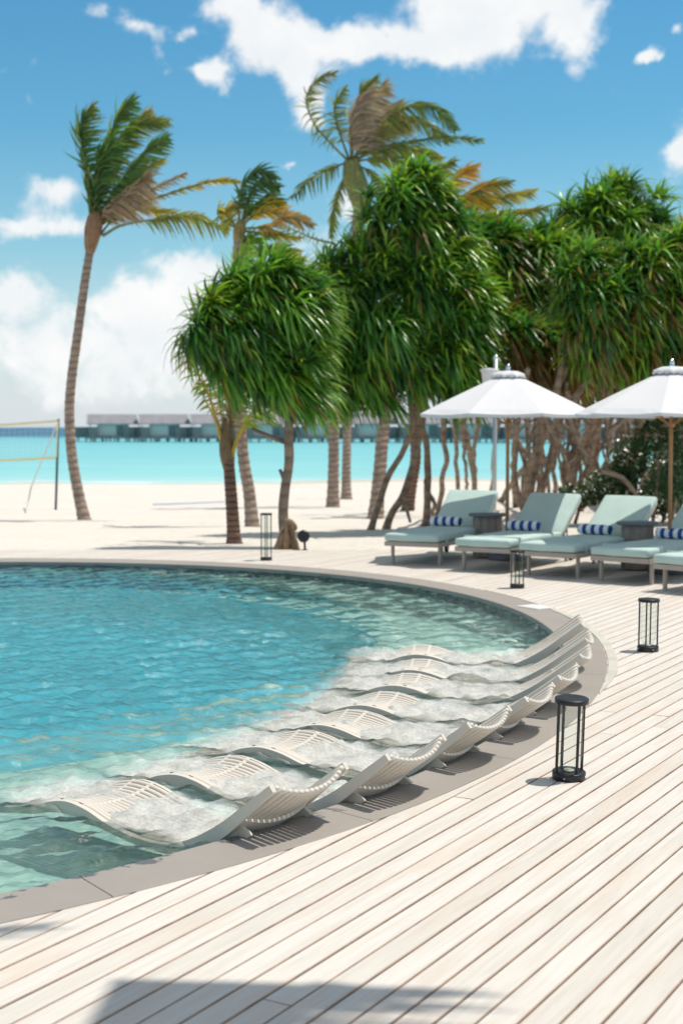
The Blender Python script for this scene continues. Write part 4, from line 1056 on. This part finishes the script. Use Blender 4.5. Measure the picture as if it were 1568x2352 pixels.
make_palm('yellowing coconut palm half hidden behind the trees, orange fronds streaming right', [(862, 1190), (872, 1080), (884, 960), (925, 760), (985, 620), (1020, 530)], 15, 32.8,
          [(1018, 540, 12), (1024, 510, 18), (1030, 485, 12)], [
    ([(1024, 500), (1000, 440), (1000, 395), (1040, 372)], 50, YE, dict(wind=1.0, g=.6, dens=1.6, tip=OL)),
    ([(1026, 500), (1030, 440), (1050, 400), (1090, 385)], 56, OR, dict(wind=1.0, g=.5, dens=1.7)),
    ([(1028, 500), (1065, 455), (1110, 430), (1168, 420)], 54, OR, dict(wind=.9, g=.6, dens=1.6, tip=OL)),
    ([(1028, 505), (1085, 470), (1150, 455), (1225, 440)], 50, OL, dict(wind=.9, g=.6, dens=1.4, tip=YE)),
    ([(1028, 505), (1100, 495), (1180, 490), (1255, 478)], 46, YE, dict(wind=.9, g=.7, dens=1.4, tip=OL)),
    ([(1026, 500), (1050, 465), (1085, 450), (1130, 470)], 60, YE, dict(wind=.9, g=.7, dens=1.8)),
    ([(1026, 505), (1070, 500), (1120, 505), (1170, 530)], 56, OR, dict(wind=.9, g=.6, dens=1.6)),
], 14, M['palmbark'], (.3, .22, .06))
make_palm('short young coconut palm with ringed brown trunk, in front beside the left tree clump', [(538, 1246), (534, 1180), (529, 1110), (526, 1070), (524, 1045)], 15.5, 22.9,
          [(526, 1078, 13), (522, 1045, 18), (520, 1010, 17), (522, 960, 10)], [
    ([(516, 1050), (503, 985), (478, 905), (440, 835), (408, 775)], 50, BG, dict(wind=.3, g=1.3, dens=.7, s0=.5, stalk=(.5, .36, .05), rw=5, dy=-.3, tip=YE)),
    ([(514, 1055), (498, 975), (470, 915), (452, 880)], 40, OL, dict(wind=.3, g=1.4, dens=.5, s0=.5, stalk=(.45, .42, .08), rw=4.5)),
    ([(518, 1030), (510, 960), (500, 900), (490, 840)], 55, BR, dict(wind=.5, g=1.2, dens=.8, s0=.35, stalk=(.3, .26, .08))),
    ([(530, 1060), (548, 1000), (585, 945), (650, 905)], 60, BG, dict(wind=.6, g=.9, dens=.9, s0=.45, stalk=(.55, .42, .04), rw=6, dy=-.5)),
    ([(528, 1050), (556, 990), (605, 950), (690, 935)], 56, OL, dict(wind=.6, g=1.0, dens=.8, s0=.45, stalk=(.5, .36, .05), rw=5)),
    ([(522, 1030), (526, 950), (545, 890), (600, 870)], 70, BR, dict(wind=.6, g=1.3, dens=1.5, s0=.2, stalk=(.3, .2, .1))),
    ([(520, 1020), (525, 930), (520, 870), (540, 820)], 60, BR, dict(wind=.6, g=1.2, dens=1.4, s0=.2, stalk=(.3, .2, .1))),
    ([(522, 1010), (535, 900), (550, 760), (545, 640), (570, 560)], 60, BG, dict(wind=.6, g=.4, dens=1.1, s0=.5, rw=4, dy=.8)),
    ([(524, 1010), (560, 880), (600, 740), (640, 640), (690, 590)], 56, BG, dict(wind=.6, g=.6, dens=1.1, s0=.5, rw=4, dy=.8, tip=YE)),
], 15, M['darkbark'], (.22, .15, .07))
make_palm('distant palm trunk far behind on the beach, its crown lost behind the tree clump', [(795, 1144), (795, 1080), (797, 1000), (800, 900), (815, 800), (840, 740)], 10.5, 46.8, None, [
    ([(840, 742), (800, 700), (780, 690), (760, 720)], 36, DG, dict(g=1.2, wind=.3)), ([(840, 742), (850, 690), (880, 670), (910, 700)], 36, DG, dict(g=1.0)), ([(840, 742), (880, 740), (910, 760), (930, 800)], 36, GR, dict(g=1.0))], 16, M['palmbark'], (.2, .2, .1))
make_palm('dark palm trunk behind the leaning trunks, left of the first deck chair', [(935, 1174), (945, 1110), (954, 1050), (950, 960), (945, 860), (940, 780)], 14, 33.5, None, [
    ([(940, 782), (900, 740), (880, 720), (850, 740)], 36, DG, dict(g=1.2, wind=.3)), ([(940, 782), (960, 730), (1000, 700), (1040, 730)], 36, DG, dict(g=1.0)), ([(940, 782), (990, 780), (1020, 800), (1050, 850)], 36, GR, dict(g=1.0))], 17, M['darkbark'], (.2, .15, .1))

make_screw_pine('screw_pine', 'dense strap-leaved screw pine at the left end of the clump, over the driftwood stump', 21.8,
    [(570, 730, 118, 100), (655, 770, 75, 95), (508, 750, 74, 68), (615, 670, 75, 55), (690, 860, 40, 60), (560, 820, 75, 45), (650, 850, 65, 50), (690, 700, 45, 60), (460, 760, 25, 35), (640, 640, 60, 40)],
    [([(655, 1258), (656, 1190), (655, 1100), (665, 1000), (668, 930), (640, 860)], 12)],
    [([(662, 1018), (625, 1005), (578, 984)], 6), ([(655, 1110), (646, 1086), (642, 1078)], 5), ([(650, 900), (600, 820), (560, 760)], 10), ([(660, 900), (690, 800), (680, 720)], 9)], 21, wind=.35, windbend=1.0)
make_screw_pine('screw_pine', 'largest screw pine in the middle, its peaked crown hanging low over leaning dark trunks', 25.2,
    [(830, 640, 90, 95), (935, 495, 105, 95), (800, 760, 70, 110), (900, 690, 120, 130), (1000, 640, 95, 110), (960, 810, 110, 80), (850, 850, 85, 65), (1060, 790, 60, 90), (945, 435, 62, 52), (1010, 540, 70, 70), (1070, 890, 30, 25), (765, 850, 35, 70), (760, 720, 50, 90), (1080, 700, 50, 90), (880, 600, 80, 60), (748, 690, 50, 90), (742, 840, 45, 85), (740, 770, 40, 80), (890, 780, 90, 80)],
    [([(848, 1220), (860, 1170), (887, 1096), (925, 1030), (950, 970), (930, 880)], 8), ([(888, 1216), (905, 1175), (926, 1135), (950, 1050), (970, 960), (960, 860)], 9.5),
     ([(976, 1208), (979, 1150), (981, 1096), (975, 1010), (964, 950), (950, 840)], 9.5), ([(1000, 1195), (990, 1150), (975, 1100)], 6)],
    [([(950, 880), (900, 760), (850, 680)], 12), ([(950, 880), (960, 720), (940, 560)], 12), ([(955, 870), (1010, 760), (1010, 640)], 10), ([(926, 1139), (935, 1175), (942, 1200)], 5), ([(880, 940), (900, 900), (930, 850)], 7)], 22, wind=.12)
make_screw_pine('screw_pine', 'screw pine right of the peaked one, with straight slim trunks behind the left parasol', 26.5,
    [(1150, 610, 95, 75), (1210, 690, 90, 90), (1090, 560, 60, 45), (1140, 730, 80, 90), (1230, 620, 70, 60), (1280, 690, 55, 90), (1090, 650, 60, 80), (1150, 560, 60, 35), (1250, 580, 50, 50)],
    [([(1005, 1185), (1012, 1110), (1022, 1053), (1019, 952), (1040, 850)], 7.5), ([(1050, 1165), (1050, 1080), (1048, 1020), (1040, 940), (1060, 840)], 7),
     ([(1093, 1165), (1084, 1080), (1076, 1030), (1064, 950), (1080, 850)], 8.5), ([(1092, 1150), (1088, 1050), (1098, 960), (1110, 840)], 7.5), ([(1128, 1150), (1132, 1060), (1145, 950), (1150, 830)], 6), ([(1072, 1150), (1068, 1060), (1056, 950)], 6)],
    [([(1080, 850), (1120, 760), (1150, 660)], 11), ([(1150, 830), (1190, 760), (1220, 660)], 10), ([(1250, 870), (1230, 800), (1250, 720)], 8)], 23, brown=.12, wind=.12)
make_screw_pine('screw_pine', 'rounded screw pine crown rising highest at the right, behind the others', 28.5,
    [(1400, 505, 118, 70), (1330, 530, 55, 45), (1470, 540, 60, 50), (1430, 460, 60, 40), (1380, 580, 90, 60), (1500, 560, 60, 60), (1310, 570, 50, 50)],
    [([(1206, 1180), (1215, 1080), (1243, 1020), (1258, 930), (1300, 760), (1380, 600)], 9), ([(1240, 1170), (1245, 1060), (1243, 960), (1300, 800)], 7), ([(1275, 1160), (1272, 1060), (1290, 950), (1400, 700), (1420, 560)], 7)],
    [([(1380, 640), (1340, 580), (1330, 540)], 9), ([(1380, 640), (1420, 560), (1440, 500)], 9)], 24, wind=.12)
make_screw_pine('screw_pine', 'wide screw pine at the right edge, with thick diagonal trunks behind the deck chairs', 24.3,
    [(1420, 680, 115, 90), (1530, 680, 95, 100), (1340, 640, 60, 70), (1400, 770, 85, 70), (1520, 790, 100, 70), (1330, 740, 50, 70), (1600, 640, 80, 110), (1640, 760, 90, 110), (1570, 600, 70, 60), (1450, 820, 70, 40), (1480, 620, 70, 60), (1350, 700, 60, 80), (1400, 700, 110, 90, 3.5), (1540, 760, 110, 100, 3.5), (1700, 700, 100, 130), (1280, 760, 70, 70, 2.5)],
    [([(1146, 1150), (1180, 1105), (1209, 1067), (1250, 1005), (1290, 940), (1340, 840)], 10), ([(1210, 1195), (1216, 1130), (1233, 1060), (1247, 960), (1300, 840)], 10),
     ([(1353, 1160), (1385, 1110), (1415, 1072), (1475, 1010), (1540, 950), (1580, 850)], 15), ([(1340, 1165), (1352, 1080), (1375, 980), (1390, 880), (1400, 800)], 9),
     ([(1290, 1165), (1320, 1070), (1350, 985), (1330, 950), (1300, 900)], 8), ([(1276, 1150), (1310, 1080), (1345, 1020), (1370, 960), (1420, 860)], 8), ([(1185, 1165), (1178, 1080), (1184, 1000), (1192, 950), (1210, 850)], 9),
     ([(1420, 1170), (1440, 1080), (1460, 1000), (1500, 900)], 10), ([(1470, 1175), (1480, 1080), (1470, 980), (1450, 880)], 10), ([(1300, 1150), (1285, 1060), (1283, 960), (1300, 880)], 6)],
    [([(1310, 930), (1335, 890), (1360, 860)], 9), ([(1276, 905), (1285, 860), (1295, 820)], 9), ([(1400, 860), (1410, 780), (1420, 700)], 12), ([(1540, 900), (1540, 800), (1530, 700)], 12),
     ([(1240, 940), (1270, 1000), (1300, 1040)], 6), ([(1300, 940), (1330, 1020), (1360, 1060)], 6), ([(1390, 1000), (1440, 960), (1500, 960)], 7), ([(1380, 1080), (1430, 1100), (1470, 1150)], 7)], 25, brown=.16, wind=.12)

def tangle(seed, D, x0, x1, n, label):
    random.seed(seed); root = None
    for k in range(n):
        bx = random.uniform(x0, x1); g = GS(bx, random.uniform(1150, 1185)); S = D / F_PX
        if root is None: b0 = g.copy(); root = empty('screw_pine', b0, 0, label, 'tree')
        lean = random.uniform(-60, 110); top = random.uniform(860, 930); m1 = random.uniform(-25, 25)
        W_ = [g, At(bx + lean * .3 + m1, 1090, g.y), At(bx + lean * .65 - m1 * .5, 1000, g.y), At(bx + lean, top, g.y)]
        mb = MB(); mb.tube([q - b0 for q in spline(W_, 18)], [random.uniform(4.5, 9.5) * S * (1.2 - .4 * i / 18) if i == 0 else 6.5 * S * (1.15 - .4 * i / 18) for i in range(18)], 9); mb.build('trunk', M['pinebark'], root)
        if k % 2 == 0:
            mb = MB(); p0 = W_[1].lerp(W_[2], random.random()); mb.tube([q - b0 for q in spline([p0, p0 + Vector((random.uniform(-.4, .5), random.uniform(-.3, .3), .5)), p0 + Vector((random.uniform(-.7, .9), 0, 1.1))], 8)], [.04 * (1 - .06 * i) for i in range(8)], 6); mb.build('branch', M['pinebark'], root)
    return root, b0
def add_crown(root, b0, D, clumps, seed, dens=.8, brown=.2):
    r2 = make_screw_pine('screw_pine', 'x', D, clumps, [([(1400, 1160), (1410, 900)], 9)], [], seed, brown=brown, dens=dens, wind=.12)
    for ch in list(r2.children):
        if ch.name.startswith('crown'):
            ch.parent = root; ch.location = r2.location - root.location
        else: bpy.data.objects.remove(ch)
    bpy.data.objects.remove(r2)
rt, rb = tangle(41, 26, 1195, 1370, 26, 'screw pine thicket of many thin crossing trunks behind the second and third deck chairs')
add_crown(rt, rb, 27.5, [(1270, 800, 80, 70), (1340, 840, 60, 50), (1210, 780, 50, 70)], 42)
rt, rb = tangle(43, 27, 1370, 1575, 44, 'dark screw pine thicket at the right edge, behind the right parasol pole')
add_crown(rt, rb, 25.5, [(1235, 800, 50, 75), (1300, 820, 55, 65), (1180, 760, 40, 60)], 45, .7, .55)
add_crown(rt, rb, 28.5, [(1420, 830, 90, 70), (1520, 850, 90, 70), (1600, 850, 90, 90)], 44)

def leafy_shrub(label, D, clumps, seed, n=900):
    random.seed(seed); S = D / F_PX; c0 = At(clumps[0][0], clumps[0][1], D); b0 = Vector((c0.x, D, sand_z(D)))
    root = empty('leafy_shrub', b0, 0, label, 'shrub'); V = []; Fc = []; Cc = []
    for (px, py, rx, ry) in clumps:
        c = At(px, py, D)
        mb = MB(); mb.tube([(c.x - b0.x * 1.0, 0, 0), (c.x - b0.x + .1, 0, (c.z - b0.z) * .6), c - b0], [.04, .03, .01], 7); mb.build('stem', M['pinebark'], root)
        for k in range(int(n * rx * ry / 3000)):
            z = random.uniform(-1, 1); a = random.uniform(0, 6.28); s_ = math.sqrt(1 - z * z); f = random.uniform(.5, 1.05)
            p = c + Vector((s_ * math.cos(a) * rx * S, s_ * math.sin(a) * rx * S * .8, z * ry * S)) * f - b0
            d = Vector([random.uniform(-1, 1) for _ in range(3)]).normalized(); sd = d.orthogonal().normalized(); L = random.uniform(.06, .1); i0 = len(V)
            V += [p, p + d * L * .5 + sd * L * .3, p + d * L, p + d * L * .5 - sd * L * .3]; Fc.append((i0, i0 + 1, i0 + 2, i0 + 3)); Cc += [jit((.03, .09, .02), .3)] * 4
    mb = MB(); mb.add(V, Fc, 0, np.array(Cc)); mb.build('foliage', M['leaf'], root)
leafy_shrub('dark green broad-leaved shrub under the trees at the right edge, beside the right parasol pole', 27.5, [(1500, 1000, 50, 55), (1580, 1000, 55, 80), (1540, 1110, 60, 40)], 31)
leafy_shrub('dark undergrowth shrub added to deepen the shade behind the third and fourth deck chairs', 29, [(1400, 1120, 60, 50), (1450, 1060, 50, 60), (1520, 1140, 60, 50), (1320, 1140, 50, 30), (1460, 1160, 60, 30), (1560, 1080, 60, 70)], 32, 1500)  # undergrowth added to darken the space among the trunks

# driftwood stump
p = G(655, 1262); p.y = 20.35; p.z = -.06
root = empty('driftwood_stump', p, 0, 'split driftwood stump propped round the base of the bare screw pine trunk', 'driftwood')
random.seed(5)
for (x0, y0, x1, z1, r_) in ((-.10, 0, -.02, .30, .06), (-.16, .05, -.04, .36, .035), (.0, -.06, .02, .48, .05), (.06, 0, .05, .46, .045), (.17, -.03, .04, .45, .04), (.10, .05, .02, .40, .05), (-.02, .05, .0, .38, .06)):
    mb = MB(); pts = spline([(x0, y0, 0), (x0 * .7 + x1 * .3 + .01, y0, z1 * .4), (x1, y0 * .6, z1)], 8)
    mb.tube(pts, [r_ * (1.1 - .6 * i / 7) * random.uniform(.85, 1.15) for i in range(8)], 8); mb.build('wood_piece', M['driftwood'], root)
mb = MB(); mb.tube(spline([(.0, -.02, .46), (.09, -.04, .44), (.14, -.04, .36), (.07, -.04, .30)], 10), [.04, .045, .045, .04, .035, .035, .035, .03, .03, .02], 8); mb.build('wood_knot', M['driftwood'], root)

# ================================================================ unseen parasol shape outside the frame, added to cast the shadow on the near boards
def fringed_caster():
    random.seed(3)
    h = 5.6; k = h
    def src(px, py, z=h): g = G(px, py); return Vector((g.x + .36 * z, g.y + .10 * z, z))
    c0 = src(262, 2248)
    root = empty('shadow_caster', (4.0, 3.0, 0), 0, 'unseen square thatched parasol added above the camera, out of the picture, to throw the near shadow', 'parasol')
    o = Vector(root.location); mb = MB()
    a = c0; e1 = Vector((math.cos(R(-4)), math.sin(R(-4)), 0)); e2 = Vector((e1.y, -e1.x, 0))
    A, B, C_, D_ = a, a + e1 * .62, a + e1 * .62 + e2 * 1.1, a + e2 * 1.1; top = (A + B + C_ + D_) / 4 + Vector((0, 0, .25))
    V = [A, B, C_, D_, top]; mb.add([v_ - o for v_ in V], [(0, 1, 4), (1, 2, 4), (2, 3, 4), (3, 0, 4), (3, 2, 1, 0)]); mb.build('canopy', M['driftwood'], root)
    V = []; Fc = []; Cc = []
    for i in range(120):
        f = random.random(); p_ = B.lerp(C_, f ** 1.5); L = random.uniform(.12, .75) * (1 - .4 * f)
        strap(V, Fc, Cc, p_ - o, e1 + Vector((0, random.uniform(-.12, .05), .02)), L, random.uniform(.015, .045), .15, (.3, .22, .1), 4)
    mb = MB(); mb.add(V, Fc, 0, np.array(Cc)); mb.build('fringe', M['leaf'], root)
    mb = MB(); mb.tube([Vector((0, 0, 0)), Vector((0, 0, 6.0)), top + Vector((0, 0, .15)) - o, top - o], [.05, .045, .035, .03], 10); mb.build('pole', M['teak'], root)
fringed_caster()
def side_palm():
    random.seed(9); b0 = Vector((-3.6, 2.6, 0)); root = empty('coconut_palm', b0, 0, 'coconut palm just outside the left of the picture, its frond shadows on the near boards', 'palm tree')
    hd = Vector((-2.9, 3.0, 6.3)); sp_ = spline([b0, Vector((-3.7, 2.7, 2)), Vector((-3.4, 2.9, 4.4)), hd], 60)
    mb = MB(); mb.tube([q - b0 for q in sp_], [.15 * (1 - .25 * i / 60) * (1.06 if i % 4 == 0 else 1) for i in range(60)], 14); mb.build('trunk', M['palmbark'], root)
    for tip, lift in (((.55, 5.35, 4.5), .9), ((.35, 5.75, 5.0), .8), ((-4.5, 6.2, 5.0), 1.0), ((-6.4, 4.2, 5.2), .9), ((-5.6, .6, 5.0), .9), ((-2.2, -.6, 5.1), .9), ((-2.6, 3.6, 8.6), .2), ((-5.2, 2.6, 7.8), .3)):
        tp = Vector(tip); pts = spline([hd, hd.lerp(tp, .35) + Vector((0, 0, lift)), hd.lerp(tp, .7) + Vector((0, 0, lift * .8)), tp], 22); V = []; Fc = []; Cc = []
        frond(V, Fc, Cc, pts, .62, GR, .4, 1.2, 1.0, .15, .5)
        mb = MB(); mb.tube([q - b0 for q in pts], [.032 * (1 - .85 * i / 21) for i in range(22)], 6, col=(.2, .2, .05)); mb.add([v_ - b0 for v_ in V], Fc, 1, np.array(Cc)); mb.build('frond', [M['petiole'], M['frond']], root)
side_palm()
for o in list(bpy.data.objects):
    if o.get('kind') == 'structure' or o.type != 'MESH': continue
print('objects', len(bpy.data.objects), 'polys', sum(len(o.data.polygons) for o in bpy.data.objects if o.type == 'MESH'))
